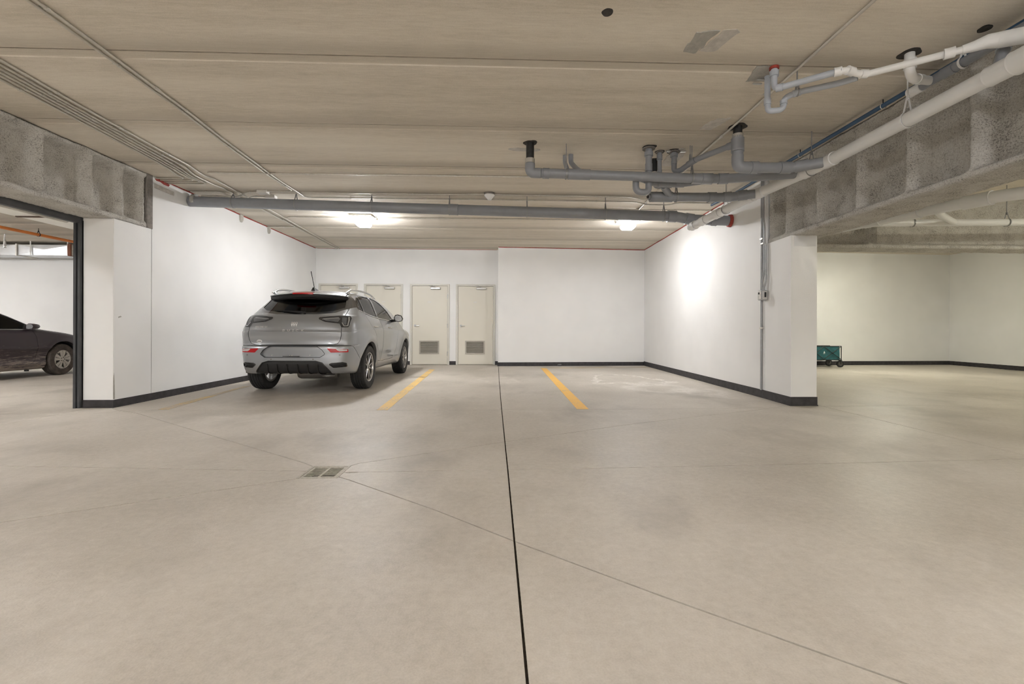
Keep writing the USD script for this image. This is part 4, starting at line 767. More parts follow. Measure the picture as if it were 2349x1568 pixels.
class CarBody:
    """A car body as the space where f < 0 in car axes (x right, y forward from the rear bumper, z up); shells and panels are cut from its offset surfaces."""
    def __init__(s, f, L, n, ib, ob):
        s.f, s.L, s.cache, s.p0 = f, L, {}, None
        nx, ny, nz = n; I = []
        g = lambda a, b: [q.ravel() for q in np.meshgrid(np.arange(a + 1), np.arange(b + 1), indexing='ij')]
        quads, pts = [], []
        def face(fix, val, a, b, flip):
            u, v = np.meshgrid(np.arange(a), np.arange(b), indexing='ij'); u, v = u.ravel(), v.ravel()
            c = []
            for du, dv in ((0, 0), (1, 0), (1, 1), (0, 1)):
                q = np.zeros((len(u), 3), int); o = [k for k in range(3) if k != fix]; q[:, fix] = val; q[:, o[0]] = u + du; q[:, o[1]] = v + dv; c.append(q)
            q = np.stack(c, 1); quads.append(q[:, ::-1] if flip else q)
        face(0, 0, ny, nz, True); face(0, nx, ny, nz, False); face(1, 0, nx, nz, False); face(1, ny, nx, nz, True); face(2, 0, nx, ny, True); face(2, nz, nx, ny, False)
        Q = np.vstack(quads); lat, inv = np.unique(Q.reshape(-1, 3), axis=0, return_inverse=True); Q = inv.reshape(-1, 4)
        s.tri = np.vstack([Q[:, [0, 1, 2]], Q[:, [0, 2, 3]]])
        t = lat / np.array([nx, ny, nz]); ib, ob = np.array(ib, float), np.array(ob, float)
        s.pin = ib[0] + t * (ib[1] - ib[0]); s.pout = ob[0] + t * (ob[1] - ob[0])
    def iso(s, d):
        """the solid inside the surface lying d metres under the skin"""
        if d not in s.cache:
            if s.p0 is None:
                lo, hi = np.zeros(len(s.pin)), np.ones(len(s.pin))
                for _ in range(24):
                    m = (lo + hi) / 2; v = s.f(s.pin + m[:, None] * (s.pout - s.pin)); ins = v < 0; lo = np.where(ins, m, lo); hi = np.where(ins, hi, m)
                s.p0 = s.pin + lo[:, None] * (s.pout - s.pin); s.g0 = s.grad(s.p0)
            p = s.p0 - s.g0 * d
            M_ = Manifold(m3.Mesh(p.astype(np.float32), s.tri.astype(np.uint32)))
            if M_.volume() < 0 or M_.num_vert() == 0: M_ = Manifold(m3.Mesh(p.astype(np.float32), s.tri[:, ::-1].astype(np.uint32)))
            s.cache[d] = M_
        return s.cache[d]
    def skin(s, a, b): return s.iso(a) - s.iso(b)
    def grad(s, p):
        e = 1.5e-3; g = np.stack([s.f(p + np.eye(3)[k] * e) - s.f(p - np.eye(3)[k] * e) for k in range(3)], 1); return g / (np.linalg.norm(g, axis=1, keepdims=True) + 1e-9)
    def emit(s, name, man, m, parent, label=None):
        me = man.to_mesh(); v, f = np.array(me.vert_properties[:, :3], float), np.array(me.tri_verts)
        if len(f) == 0: print('empty part', name); return parent
        g = s.grad(v); a, b, c = v[f[:, 0]], v[f[:, 1]], v[f[:, 2]]; n = np.cross(b - a, c - a); n /= np.linalg.norm(n, axis=1, keepdims=True) + 1e-15
        G = g[f]; dot = (G * n[:, None]).sum(2); sg = np.sign(dot[:, :1]); ok = (np.abs(dot) > .86).all(1) & (np.sign(dot) == sg).all(1)
        N = np.where(ok[:, None, None], G * sg[..., None], n[:, None]); V = v[f].reshape(-1, 3); N = N.reshape(-1, 3)
        key = np.round(np.hstack([V * 1e5, N * 300])).astype(np.int64); _, first, inv = np.unique(key, axis=0, return_index=True, return_inverse=True)
        return raw(name, V[first], inv.reshape(-1, 3), N[first], m, parent, label)
    def rear_y(s, x, z, side=1):
        """where the skin lies seen from behind (side 1) at (x, z)"""
        x = np.asarray(x, float); lo, hi = np.full(x.shape, -.3), np.full(x.shape, .8)
        for _ in range(26):
            m = (lo + hi) / 2; v = s.f(np.stack([x, m, np.asarray(z, float)], -1)); lo = np.where(v > 0, m, lo); hi = np.where(v > 0, hi, m)
        return lo
    def side_x(s, y, z):
        y = np.asarray(y, float); lo, hi = np.full(y.shape, .3), np.full(y.shape, 1.1)
        for _ in range(26):
            m = (lo + hi) / 2; v = s.f(np.stack([m, y, np.asarray(z, float)], -1)); lo = np.where(v < 0, m, lo); hi = np.where(v < 0, hi, m)
        return lo
    def on_rear(s, m, cx, cz, off=0.):
        """flat lettering (xy plane, depth z) laid on the rear skin"""
        v = m.vertices.copy(); x, z = cx + v[:, 0], cz + v[:, 1]; y = s.rear_y(x, z) - v[:, 2] - off; q = m.copy(); q.vertices = np.stack([x, y, z], 1); trimesh.repair.fix_normals(q); return q

def tyre(R, rin, w, grooves, n=150):
    h = w / 2; pr = [(rin - .006, -h * .82), (rin + .022, -h), (R - .055, -h * 1.02), (R - .018, -h * .96), (R - .006, -h * .86)]
    xs = -h * .76
    for gx in grooves: pr += [(R, gx - .007), (R - .008, gx - .0045), (R - .008, gx + .0045), (R, gx + .007)]
    pr += [(R - .006, h * .86), (R - .018, h * .96), (R - .055, h * 1.02), (rin + .022, h), (rin - .006, h * .82)]
    m = lathe(pr, n, 'x', closed=True); v = m.vertices.copy(); r = np.hypot(v[:, 1], v[:, 2]); k = np.round(np.arctan2(v[:, 2], v[:, 1]) / (2 * np.pi / n)).astype(int) % n
    sh = (np.abs(v[:, 0]) > h * .6) & (r > R - .03) & (k % 3 == 0); v[sh, 1:] *= (1 - .0045 / R); m.vertices = v; return m
def spoke(a0, a1, r0, r1, w0, w1, x0, x1, t):
    pts = []
    for a, r, w, x in ((a0, r0, w0, x0), (a1, r1, w1, x1)):
        c, s = math.cos(a), math.sin(a)
        for q in (-w / 2, w / 2): pts += [(x - t, r * c - q * s, r * s + q * c), (x - .004, r * c - q * s, r * s + q * c), (x, r * c - q * .6 * s, r * s + q * .6 * c)]
    return trimesh.convex.convex_hull(np.array(pts))
def flipx(m):
    m = m.copy(); v = m.vertices.copy(); v[:, 0] *= -1; m.vertices = v; m.invert(); return m
def wheel(t, x, y, R, side, kind, steer=0.):
    """side: +1 right, -1 left; the rim is a child of the tyre"""
    if kind == 'alloy':
        T = tyre(R, .232, .222, (-.058, -.02, .02, .058)); tm, rm = 'rubber_tyre', 'alloy'
        ring = lathe([(.205, -.098), (.238, -.098), (.238, -.085), (.224, -.07), (.222, .07), (.238, .088), (.234, .100), (.222, .097), (.208, .07), (.206, -.07)], 60, 'x', closed=True)
        sp = [spoke(k * 2 * np.pi / 5 + o * .14, k * 2 * np.pi / 5 + o * .26, .035, .222, .026, .020, .082, .090, .026) for k in range(5) for o in (-1, 1)] + [spoke(k * 2 * np.pi / 5 + np.pi / 5 + .0, k * 2 * np.pi / 5 + np.pi / 5, .20, .224, .03, .05, .086, .09, .012) for k in range(5)]
        hub = lathe([(0, .050), (.058, .050), (.060, .078), (.034, .086), (.032, .093), (0, .095)], 30, 'x'); rim = [ring, hub] + sp
    else:
        T = tyre(R, .198, .205, (-.05, -.017, .017, .05)); tm, rm = 'rubber_dusty', 'hubcap_silver'
        ring = lathe([(.175, -.09), (.202, -.09), (.202, -.075), (.19, -.06), (.19, .07), (.204, .085), (.200, .096), (.19, .094), (.178, .07), (.175, -.06)], 54, 'x', closed=True)
        blades = []
        for k in range(5):                                    # paired blades with dark slots between, as a plastic wheel cover
            a = k * 2 * np.pi / 5 + .32
            for o in (-1, 1):
                pts = []
                for r, aa, bb, xo in ((.052, .02, .50, .090), (.12, .035, .46, .097), (.196, .03, .33 + .09, .092)):
                    for q in (aa, bb):
                        A = a + o * q; pts += [(xo - .010, r * math.cos(A), r * math.sin(A)), (xo, r * math.cos(A), r * math.sin(A))]
                blades.append(trimesh.convex.convex_hull(np.array(pts)))
            for r0, r1, lo, hi in ((.165, .197, .40, .66), (.05, .085, .40, .66)):
                b_ = []
                for A in np.linspace(a + lo, a + hi, 4):
                    for r in (r0, r1): b_ += [(.082, r * math.cos(A), r * math.sin(A)), (.091, r * math.cos(A), r * math.sin(A))]
                blades.append(trimesh.convex.convex_hull(np.array(b_)))
        hub = lathe([(0, .06), (.066, .06), (.068, .088), (.05, .093), (0, .094)], 30, 'x'); rim = [ring, hub] + blades
    place = lambda m: (lambda q: (q.apply_transform(trimesh.transformations.rotation_matrix(math.radians(steer), [0, 0, 1])), q.apply_translation([x, y, R]), q)[2])(m.copy() if side > 0 else flipx(m))
    o = obj('wheel', place(T), tm, t, smooth=28)
    obj('rim', place(cat(rim)), rm, o, smooth=30)
    obj('brake_disc', place(lathe([(0, .0), (.145, .0), (.145, .022), (0, .022)], 40, 'x')), 'disc_iron', o)
    if kind == 'alloy': obj('centre_cap', place(lathe([(0, .09), (.026, .09), (.026, .0965), (0, .098)], 20, 'x')), 'black_gloss', o)
    else: obj('wheel_nut', place(cat([moved(lathe([(0, .0), (.0085, .0), (.0085, .014), (0, .016)], 6, 'x'), (.088, .04 * math.cos(a), .04 * math.sin(a))) for a in np.arange(5) * 2 * np.pi / 5])), 'ink_dark', o, kind='stuff')
    return o
def rbox(x0, x1, y0, y1, z0, z1, r=.03):
    r = min(r, .49 * min(x1 - x0, y1 - y0, z1 - z0)); sp = trimesh.creation.icosphere(1, r).vertices
    return trimesh.convex.convex_hull(np.vstack([sp + [x, y, z] for x in (x0 + r, x1 - r) for y in (y0 + r, y1 - r) for z in (z0 + r, z1 - r)]))
def lean(m, deg, at):
    m = m.copy(); m.apply_transform(trimesh.transformations.rotation_matrix(math.radians(deg), [1, 0, 0], at)); return m
def seat(t, x, y, w, z=.36, back=.62, rests=(0,)):
    s_ = obj('seat', cat([rbox(x - w / 2, x + w / 2, y, y + .50, z, z + .16, .05), lean(rbox(x - w / 2, x + w / 2, y - .12, y + .02, z + .08, z + .10 + back, .05), 14, (x, y, z + .1))]), 'seat_cloth', t, smooth=50)
    for dx in rests: obj('headrest', cat([lean(rbox(x + dx - .13, x + dx + .13, y - .11, y - .01, z + back + .13, z + back + .30, .04), 12, (x, y, z + .1)), tube([(x + dx - .05, y - .22, z + back + .02), (x + dx - .05, y - .22, z + back + .2)], .007, 6), tube([(x + dx + .05, y - .22, z + back + .02), (x + dx + .05, y - .22, z + back + .2)], .007, 6)]), 'seat_cloth', s_, smooth=50)
def liner(R, x0, x1, y, zc):
    """wheel-house lining: the inside of an arch"""
    a = np.linspace(math.radians(-8), math.radians(188), 26); o, i = [], []
    pts = [(y + R * math.cos(q), zc + R * math.sin(q)) for q in a] + [(y + (R + .012) * math.cos(q), zc + (R + .012) * math.sin(q)) for q in a[::-1]]
    return cat([yz_plate(pts, x0, x1), yz_plate([(y + (R + .006) * math.cos(q), zc + (R + .006) * math.sin(q)) for q in a], x0 - .006, x0 + .006)])

# ---------------------------------------------------------------- the silver car
R_ = pch((.1, .25), (.26, .10), (.33, .052), (.40, .022), (.46, .010), (.52, .012), (.60, .018), (.68, .022), (.712, .030), (.735, .058), (.80, .066), (.87, .060), (.92, .058), (.945, .072), (1.0, .082), (1.08, .102), (1.165, .145), (1.20, .190), (1.25, .250), (1.30, .308), (1.40, .42), (1.48, .51), (1.55, .60), (1.8, .9))
Q_ = pch((.1, .055), (.95, .055), (1.08, .10), (1.28, .22), (1.5, .33), (1.8, .4))
T_ = pch((-.3, 1.42), (0, 1.47), (.3, 1.525), (.5, 1.555), (.8, 1.583), (1.3, 1.603), (1.75, 1.603), (2.1, 1.585), (2.45, 1.53), (2.8, 1.41), (3.1, 1.25), (3.32, 1.11), (3.45, 1.055), (3.7, 1.03), (4.0, .985), (4.2, .91), (4.35, .80), (4.6, .60))
P_ = pch((-.3, .62), (0, .71), (.1, .755), (.2, .797), (.3, .830), (.45, .862), (.65, .884), (.9, .893), (1.5, .893), (2.6, .895), (3.3, .898), (3.8, .885), (4.1, .845), (4.36, .74), (4.6, .60))
V_ = pch((.1, -.15), (.25, -.10), (.33, -.062), (.42, -.036), (.52, -.024), (.62, -.008), (.76, .002), (.88, .008), (.95, .004), (.99, -.012), (1.06, -.032), (1.12, -.055), (1.20, -.090), (1.30, -.135), (1.40, -.183), (1.48, -.225), (1.56, -.275), (1.8, -.42))
WY, WF, WZ = .87, 3.465, .352
def f_suv(p):
    x, y, z = np.abs(p[:, 0]), p[:, 1], p[:, 2]; u = x / .87
    sr = .065 + R_(z) + Q_(z) * u ** 2 + .085 * u ** 6; gR = (sr - y) / np.sqrt(1 + R_(z, 1) ** 2)
    zt = T_(y) - .045 * (x / .65) ** 2; gT = (z - zt) / np.sqrt(1 + T_(y, 1) ** 2)
    fl = 0
    for c in (WY, WF):
        d = np.hypot(y - c, z - WZ); fl = fl + .020 * np.exp(-((d - .455) / .055) ** 2) * (z > .2) + .012 * np.exp(-((d - .40) / .2) ** 2)
    tp = np.clip((z - 1.05) / .4, 0, 1); tp = .05 * tp * tp * (3 - 2 * tp) * np.clip(1 - y / 1.4, 0, 1)
    gS = (x - P_(y) - V_(z) - fl * .9 + tp) / np.sqrt(1 + V_(z, 1) ** 2)
    gF = y - (4.355 - .16 * u ** 2 - .10 * u ** 6 - .25 * np.clip(.45 - z, 0, 1) - .12 * np.clip(z - .7, 0, 1))
    gB = (np.interp(y, [-.1, .3, .6, 3.7, 4.3], [.315, .30, .27, .25, .25]) - z)
    return smax(smax(smax(smax(gR, gT, .07), gS, .11), gF, .14), gB, .05)
B = CarBody(f_suv, 4.355, (100, 150, 86), [(-.15, .85, .62), (.15, 3.6, .92)], [(-1.02, -.12, .12), (1.02, 4.45, 1.78)])
car = thing('car', 'silver compact SUV with dark rear window parked in the left stall, seen from behind', 'car', (-3.10, 6.61, 0), rz=.2)
wells = Manifold()
for yc in (WY, WF):
    for x0, x1 in ((.56, 1.2), (-1.2, -.56)): wells = wells + pX(Polygon([(yc + .412 * math.cos(a), WZ + .412 * math.sin(a)) for a in np.linspace(0, 2 * np.pi, 64, endpoint=False)]).union(sbox(yc - .412, 0, yc + .412, WZ)), x0, x1)
shell = B.skin(0, .05) - wells
# outlines: rear view (x, z), side view (y, z)
TG = rp([(-.56, .734), (.56, .734), (.625, .752), (.655, .80), (.672, .88), (.668, .985), (.675, 1.175), (.672, 1.285), (.640, 1.40), (.60, 1.53), (-.60, 1.53), (-.640, 1.40), (-.672, 1.285), (-.675, 1.175), (-.668, .985), (-.672, .88), (-.655, .80), (-.625, .752)], .012)
RG = rp([(-.30, 1.196), (.30, 1.196), (.52, 1.224), (.645, 1.284), (.61, 1.40), (.57, 1.50), (-.57, 1.50), (-.61, 1.40), (-.645, 1.284), (-.52, 1.224)], .02)
BP = rp([(-.3, .2), (.50, .2), (.455, .50), (.36, .62), (.25, .722), (-.3, .722)], .01)
QW = [(.705, 1.292), (.80, 1.405), (.90, 1.462), (.985, 1.485), (.905, 1.245), (.76, 1.268)]
RW = [(.935, 1.238), (1.015, 1.488), (1.30, 1.522), (1.60, 1.525), (1.525, 1.178), (1.2, 1.205)]
FW = [(1.60, 1.172), (1.69, 1.522), (1.95, 1.508), (2.18, 1.44), (2.40, 1.325), (2.62, 1.145), (2.2, 1.145)]
DR = [(.90, 1.222), (.985, 1.06), (1.18, .885), (1.30, .66), (1.315, .43), (1.60, .40), (1.655, .60), (1.672, 1.0), (1.60, 1.150), (1.2, 1.185)]
DF = [(1.618, 1.150), (1.690, 1.0), (1.675, .60), (1.622, .40), (2.50, .40), (2.66, .56), (2.76, .80), (2.78, 1.02), (2.68, 1.118), (2.2, 1.124)]
PL = rp([(-.335, .719), (.335, .719), (.42, .66), (.463, .598), (.395, .552), (-.395, .552), (-.463, .598), (-.42, .66)], .014)
DI = rp([(-.34, .502), (.34, .502), (.43, .476), (.53, .352), (.57, .22), (-.57, .22), (-.53, .352), (-.43, .476)], .02)
VE = [(.513, .452), (.56, .470), (.70, .480), (.748, .465), (.752, .408), (.58, .398)]
TL = [(.318, 1.140), (.60, 1.168), (.735, 1.166), (.765, 1.13), (.762, 1.02), (.755, .992), (.668, .990), (.635, 1.048), (.43, 1.072), (.345, 1.108)]
RL = [(.485, .684), (.70, .672), (.765, .668), (.77, .624), (.545, .622)]
def sym(poly): p = poly if hasattr(poly, 'exterior') else rp(poly); q = Polygon(np.array(p.exterior.coords) * [-1, 1]); return unary_union([p, q])
win_side = pX(rp(QW, .02), -1.2, 1.2) + pX(rp(RW, .03), -1.2, 1.2) + pX(rp(FW, .03), -1.2, 1.2)
WS = rp([(-.71, 1.12), (.71, 1.12), (.59, 1.48), (-.59, 1.48)], .05)
wind = pY(WS, 2.2, 3.6)
openings = win_side + pY(RG, -.2, .95) + wind
shell = shell - openings
tail = pY(sym(TL), -.3, .48); refl = pY(sym(RL), -.3, .42)
def deep(prism_, d=.03): return (B.iso(-.02) - B.iso(d)) ^ prism_
pocket = deep(pY(PL, -.3, .5), .03) + deep(pY(sym(VE), -.3, .46), .03) + deep(pY(DI, -.3, .5), .033) + deep(tail, .02) + deep(refl, .012)
shell = shell - pocket
def inner(poly, g=.0035): return poly.buffer(-g)
zone_t = pY(inner(TG), -.3, .80); zone_b = pX(inner(BP), -1.2, 1.2) - pY(TG.buffer(.0035), -.2, .80)
door_z = [(pX(inner(rp(q, .03), .003), .45, 1.2), pX(rp(q, .03).buffer(.003), .45, 1.2)) for q in (DR, DF)]
body = shell - pY(TG.buffer(.0035), -.3, .80) - (pX(BP.buffer(.0035), -1.2, 1.2))
for i_, o_ in door_z: body = body - o_ - mirx(o_)
B.emit('body', body, 'paint_silver', car)
B.emit('tailgate', shell ^ zone_t, 'paint_silver', car)
bump = B.emit('rear_bumper', shell ^ zone_b, 'paint_silver', car)
for i_, o_ in door_z:
    for m_ in (i_, mirx(i_)): B.emit('door', shell ^ m_, 'paint_silver', car)
B.emit('cabin_lining', B.skin(.053, .064) - openings - wells, 'cabin_trim', car)
pane = B.skin(.005, .010)
B.emit('rear_window', pane ^ pY(RG.buffer(.001), -.2, .95), 'glass_privacy', car, 'dark tinted rear window')
for k, (q, r) in enumerate(((QW, .02), (RW, .03), (FW, .03))):
    for m_ in (pX(rp(q, r).buffer(.001), .3, 1.2), pX(rp(q, r).buffer(.001), -1.2, -.3)): B.emit('side_window', pane ^ m_, 'glass_privacy' if k < 2 else 'glass_light', car)
B.emit('windshield', pane ^ pY(WS.buffer(.001), 2.2, 3.6), 'glass_light', car)
dlo = unary_union([rp(QW, .02), rp(RW, .03), rp(FW, .03)]); band = dlo.buffer(.045).buffer(-.030).difference(dlo)
for m_ in (pX(band, .3, 1.2), pX(band, -1.2, -.3)): B.emit('window_trim', B.skin(-.002, .006) ^ m_, 'black_gloss', car, 'gloss black window surround')
low = LineString([(.72, 1.266), (1.2, 1.192), (1.62, 1.158), (2.2, 1.134), (2.66, 1.128)]).buffer(.006)
for m_ in (pX(low, .3, 1.2), pX(low, -1.2, -.3)): B.emit('waist_trim', B.skin(-.005, .004) ^ m_, 'chrome', car)
rb = RG.buffer(.012).difference(RG.buffer(-.022)); B.emit('rear_window_seal', B.skin(-.001, .006) ^ pY(rb, -.2, .95), 'black_gloss', car)
DP = [(.650, 1.272), (.74, 1.318), (.66, 1.50), (.56, 1.50), (.612, 1.40)]
for m_ in (pY(rp(DP, .008), -.2, .80),): B.emit('pillar_trim', B.skin(-.002, .008) ^ m_, 'black_gloss', car); B.emit('pillar_trim', mirx(B.skin(-.002, .008) ^ m_), 'black_gloss', car)
B.emit('plate_seam', B.skin(-.001, .006) ^ pY(PL.buffer(.004).difference(PL.buffer(-.003)).intersection(sbox(-1, .5, 1, .712)), -.3, .5), 'black_plastic', bump)
# tail lights
tl = rp(TL, .018)
for sg in (1, -1):
    g = (lambda m_: m_) if sg > 0 else mirx
    h = B.emit('tail_light', g(B.skin(-.006, .020) ^ pY(tl, -.3, .48)), 'lamp_smoke', car, 'smoked tail light')
    B.emit('lens', g(B.skin(-.0085, -.004) ^ pY(rp([(.37, 1.124), (.60, 1.146), (.632, 1.12), (.61, 1.07), (.44, 1.090)], .01), -.3, .38)), 'lamp_grey', h)
    B.emit('lens', g(B.skin(-.0085, -.004) ^ pY(rp([(.652, 1.144), (.712, 1.140), (.724, 1.035), (.705, 1.028), (.662, 1.075)], .01), -.3, .38)), 'lamp_grey', h)
    cc = LineString([(.732, 1.145), (.745, 1.10), (.745, 1.018), (.70, 1.013), (.668, 1.06)]).buffer(.006); B.emit('light_bar', g(B.skin(-.0105, -.004) ^ pY(cc, -.3, .46)), 'lamp_silver', h)
    ll = LineString([(.39, 1.112), (.61, 1.132)]).buffer(.004); B.emit('light_bar', g(B.skin(-.0105, -.004) ^ pY(ll, -.3, .40)), 'lamp_silver', h)
    r_ = B.emit('reflector', g(B.skin(-.003, .012) ^ pY(rp(RL, .006), -.3, .42)), 'red_lens', car, 'red rear reflector')
    B.emit('reverse_lamp', g(B.skin(-.005, .0) ^ pY(rp([(.61, .676), (.70, .668), (.757, .662), (.757, .640), (.66, .640), (.635, .652)], .004), -.3, .42)), 'clear_lens', r_)
    v_ = B.emit('bumper_vent', g(B.skin(.016, .028) ^ pY(rp(VE, .014).buffer(-.002), -.3, .44)), 'black_plastic', car, 'black vent in the bumper corner')
    rim_ = rp(VE, .014); B.emit('vent_rim', g(B.skin(-.004, .02) ^ pY(rim_.buffer(.001).difference(rim_.buffer(-.009)), -.3, .46)), 'black_gloss', v_)
    for zz_ in (.425, .452): B.emit('slat', g(B.skin(.002, .02) ^ pY(Polygon([(.53, zz_ - .004), (.80, zz_ - .002), (.80, zz_ + .005), (.53, zz_ + .004)]).intersection(rim_), -.3, .42)), 'black_gloss', v_)
    for x_, z_ in ((.665, .585), (.30, .525)):
        B.emit('parking_sensor', g(B.skin(-.0015, .004) ^ pY(Polygon([(x_ + .011 * math.cos(a), z_ + .011 * math.sin(a)) for a in np.arange(16) * np.pi / 8]), -.3, .42)), 'disc_iron', bump)
di = B.emit('diffuser', B.skin(.012, .033) ^ pY(DI.buffer(-.003), -.3, .5), 'black_plastic', car, 'black lower bumper insert')
for x_ in (-.36, -.22, -.075, .075, .22, .36): B.emit('fin', B.skin(-.002, .02) ^ pY(Polygon([(x_ - .007, .28), (x_ + .007, .28), (x_ + .006, .455), (x_ - .006, .455)]), -.3, .5), 'black_gloss', di)
B.emit('lip', B.skin(-.005, .02) ^ pY(DI.buffer(.002).difference(DI.buffer(-.010)).intersection(sbox(-1, .33, 1, .6)), -.3, .5), 'black_gloss', di)
# spoiler over the rear window
def sweep_x(prof, xw, n, bow, crown, k_end=.0):
    prof = np.array(prof, float); xs = np.linspace(-xw, xw, n); v = []; kk = len(prof)
    for x in xs: u = x / .65; v.append(np.stack([np.full(kk, x), prof[:, 0] + bow * u * u, prof[:, 1] - crown * u * u], 1))
    v = np.vstack(v); f = []
    for i in range(n - 1):
        for j in range(kk): q = (j + 1) % kk; f += [(i * kk + j, i * kk + q, (i + 1) * kk + q), (i * kk + j, (i + 1) * kk + q, (i + 1) * kk + j)]
    f += [(0, j + 1, j) for j in range(1, kk - 1)] + [((n - 1) * kk, (n - 1) * kk + j, (n - 1) * kk + j + 1) for j in range(1, kk - 1)]
    m = trimesh.Trimesh(v, np.array(f), process=False)
    if m.volume < 0: m.invert()
    return m
sp = obj('spoiler', sweep_x([(.84, 1.588), (.68, 1.572), (.54, 1.548), (.435, 1.523), (.415, 1.514), (.415, 1.503), (.435, 1.497), (.57, 1.515), (.84, 1.55)], .60, 31, .28, .032), 'paint_silver', car, smooth=40)
obj('spoiler_underside', sweep_x([(.62, 1.515), (.455, 1.499), (.432, 1.494), (.432, 1.483), (.440, 1.452), (.46, 1.425), (.50, 1.425), (.66, 1.49)], .60, 31, .28, .032), 'spoiler_black', sp, smooth=40)
obj('brake_light', sweep_x([(.50, 1.538), (.435, 1.5245), (.411, 1.514), (.411, 1.497), (.435, 1.493), (.50, 1.51)], .155, 11, .28, .032), 'red_lens', sp, smooth=30, label='red high brake light')
wz = lambda x, z, o=.0: (x, float(B.rear_y(np.array([x]), np.array([z]))[0]) - o, z)
w_ = obj('wiper', cat([tube([wz(.10, 1.21, .012), wz(.10, 1.21, .04), wz(.02, 1.222, .035), wz(-.22, 1.232, .02)], [.018, .016, .012, .007], 10), tube([wz(-.36, 1.240, .012), wz(.06, 1.226, .012)], .0065, 8)]), 'black_plastic', car)
# badges and lettering
def shield(dx): return [(dx - .011, .034), (dx + .010, .034), (dx + .013, .010), (dx + .006, -.018), (dx + .001, -.034), (dx - .009, -.020), (dx - .015, .004)]
em = cat([prism(rp(shield(d), .003), 0, .006) for d in (-.032, 0., .032)])
obj('emblem', B.on_rear(em, 0, 1.032), 'badge_silver', car, label='chrome emblem of three slanted shields')
obj('emblem_bar', B.on_rear(cat([prism([(d - .008, .026), (d + .004, .028), (d + .006, .016), (d - .007, .012)], .005, .0075) for d in (-.032, 0., .032)]), 0, 1.032), 'disc_iron', car)
letters = []
for ch, x_ in zip('BUICK', (-.165, -.095, -.022, .028, .105)):
    m_ = meshkit.text_mesh(ch, .030, .004); m_.apply_scale([1.35, 1, 1]); letters.append(m_.apply_translation([x_, 0, 0]))
for m_ in letters: obj('letter', B.on_rear(m_, 0, .930), 'badge_silver', car, label='chrome raised letter')
tx = meshkit.text_mesh('ENCORE GX', .021, .003); tx.apply_scale([1.12, 1, 1]); obj('model_lettering', B.on_rear(tx, -.575, .985), 'badge_silver', car, kind='stuff')
tx = meshkit.text_mesh('ST', .013, .002); obj('trim_lettering', B.on_rear(tx, -.572, .958), 'badge_silver', car, kind='stuff')
el = Polygon([(.041 * math.cos(a), .023 * math.sin(a)) for a in np.arange(28) * 2 * np.pi / 28]); stk = obj('sticker', B.on_rear(prism(el, 0, .0018), -.50, .785), 'sticker_white', car, label='white oval sticker')
obj('sticker_print', B.on_rear(cat([prism(sbox(-.028 + .0095 * k, -.006, -.021 + .0095 * k, .005), .0017, .0026) for k in range(6)]), -.50, .785), 'ink_dark', stk, kind='stuff')
obj('plate_lamp', cat([cbox(-.03, -.01, -.0, .012, .574, .590, .002), cbox(.002, .02, 0, .012, .570, .588, .002)]).apply_translation([0, .052, 0]), 'chrome', bump)
obj('plate_strip', cbox(-.12, .12, .048, .058, .566, .574, .001), 'black_plastic', bump)
for x_ in (-.27, .27): obj('plate_bolt', lathe([(0, -.006), (.009, -.006), (.009, .004), (0, .006)], 12, 'y').apply_translation([x_, .052, .585]), 'band_steel', bump)
# roof, mirrors, handles
for sg in (-1, 1):
    rl = [(sg * .57, .66, 1.535), (sg * .576, .82, 1.588), (sg * .585, 1.05, 1.612), (sg * .59, 1.5, 1.622), (sg * .585, 1.95, 1.60), (sg * .575, 2.25, 1.545)]
    q = rounded(rl, .2, 5); obj('roof_rail', cat([tube(q, np.interp(np.arange(len(q)), [0, 3, len(q) - 4, len(q) - 1], [.010, .015, .015, .010]), 12), cbox(sg * .572 - .014, sg * .572 + .014, .70, .82, 1.52, 1.565, .008), cbox(sg * .578 - .014, sg * .578 + .014, 2.02, 2.14, 1.53, 1.58, .008)]), 'alloy', car, smooth=40)
an = obj('antenna_base', trimesh.convex.convex_hull(np.array([(.03 + a, b, c) for a, b, c in ((-.035, .72, 1.565), (.035, .72, 1.565), (-.03, .95, 1.58), (.03, .95, 1.58), (-.008, .74, 1.63), (.008, .74, 1.63), (0, .80, 1.625))])), 'black_plastic', car)
obj('antenna', tube([(.03, .79, 1.60), (.012, .765, 1.74), (-.005, .735, 1.885)], [.006, .0045, .006], 8), 'black_plastic', an)
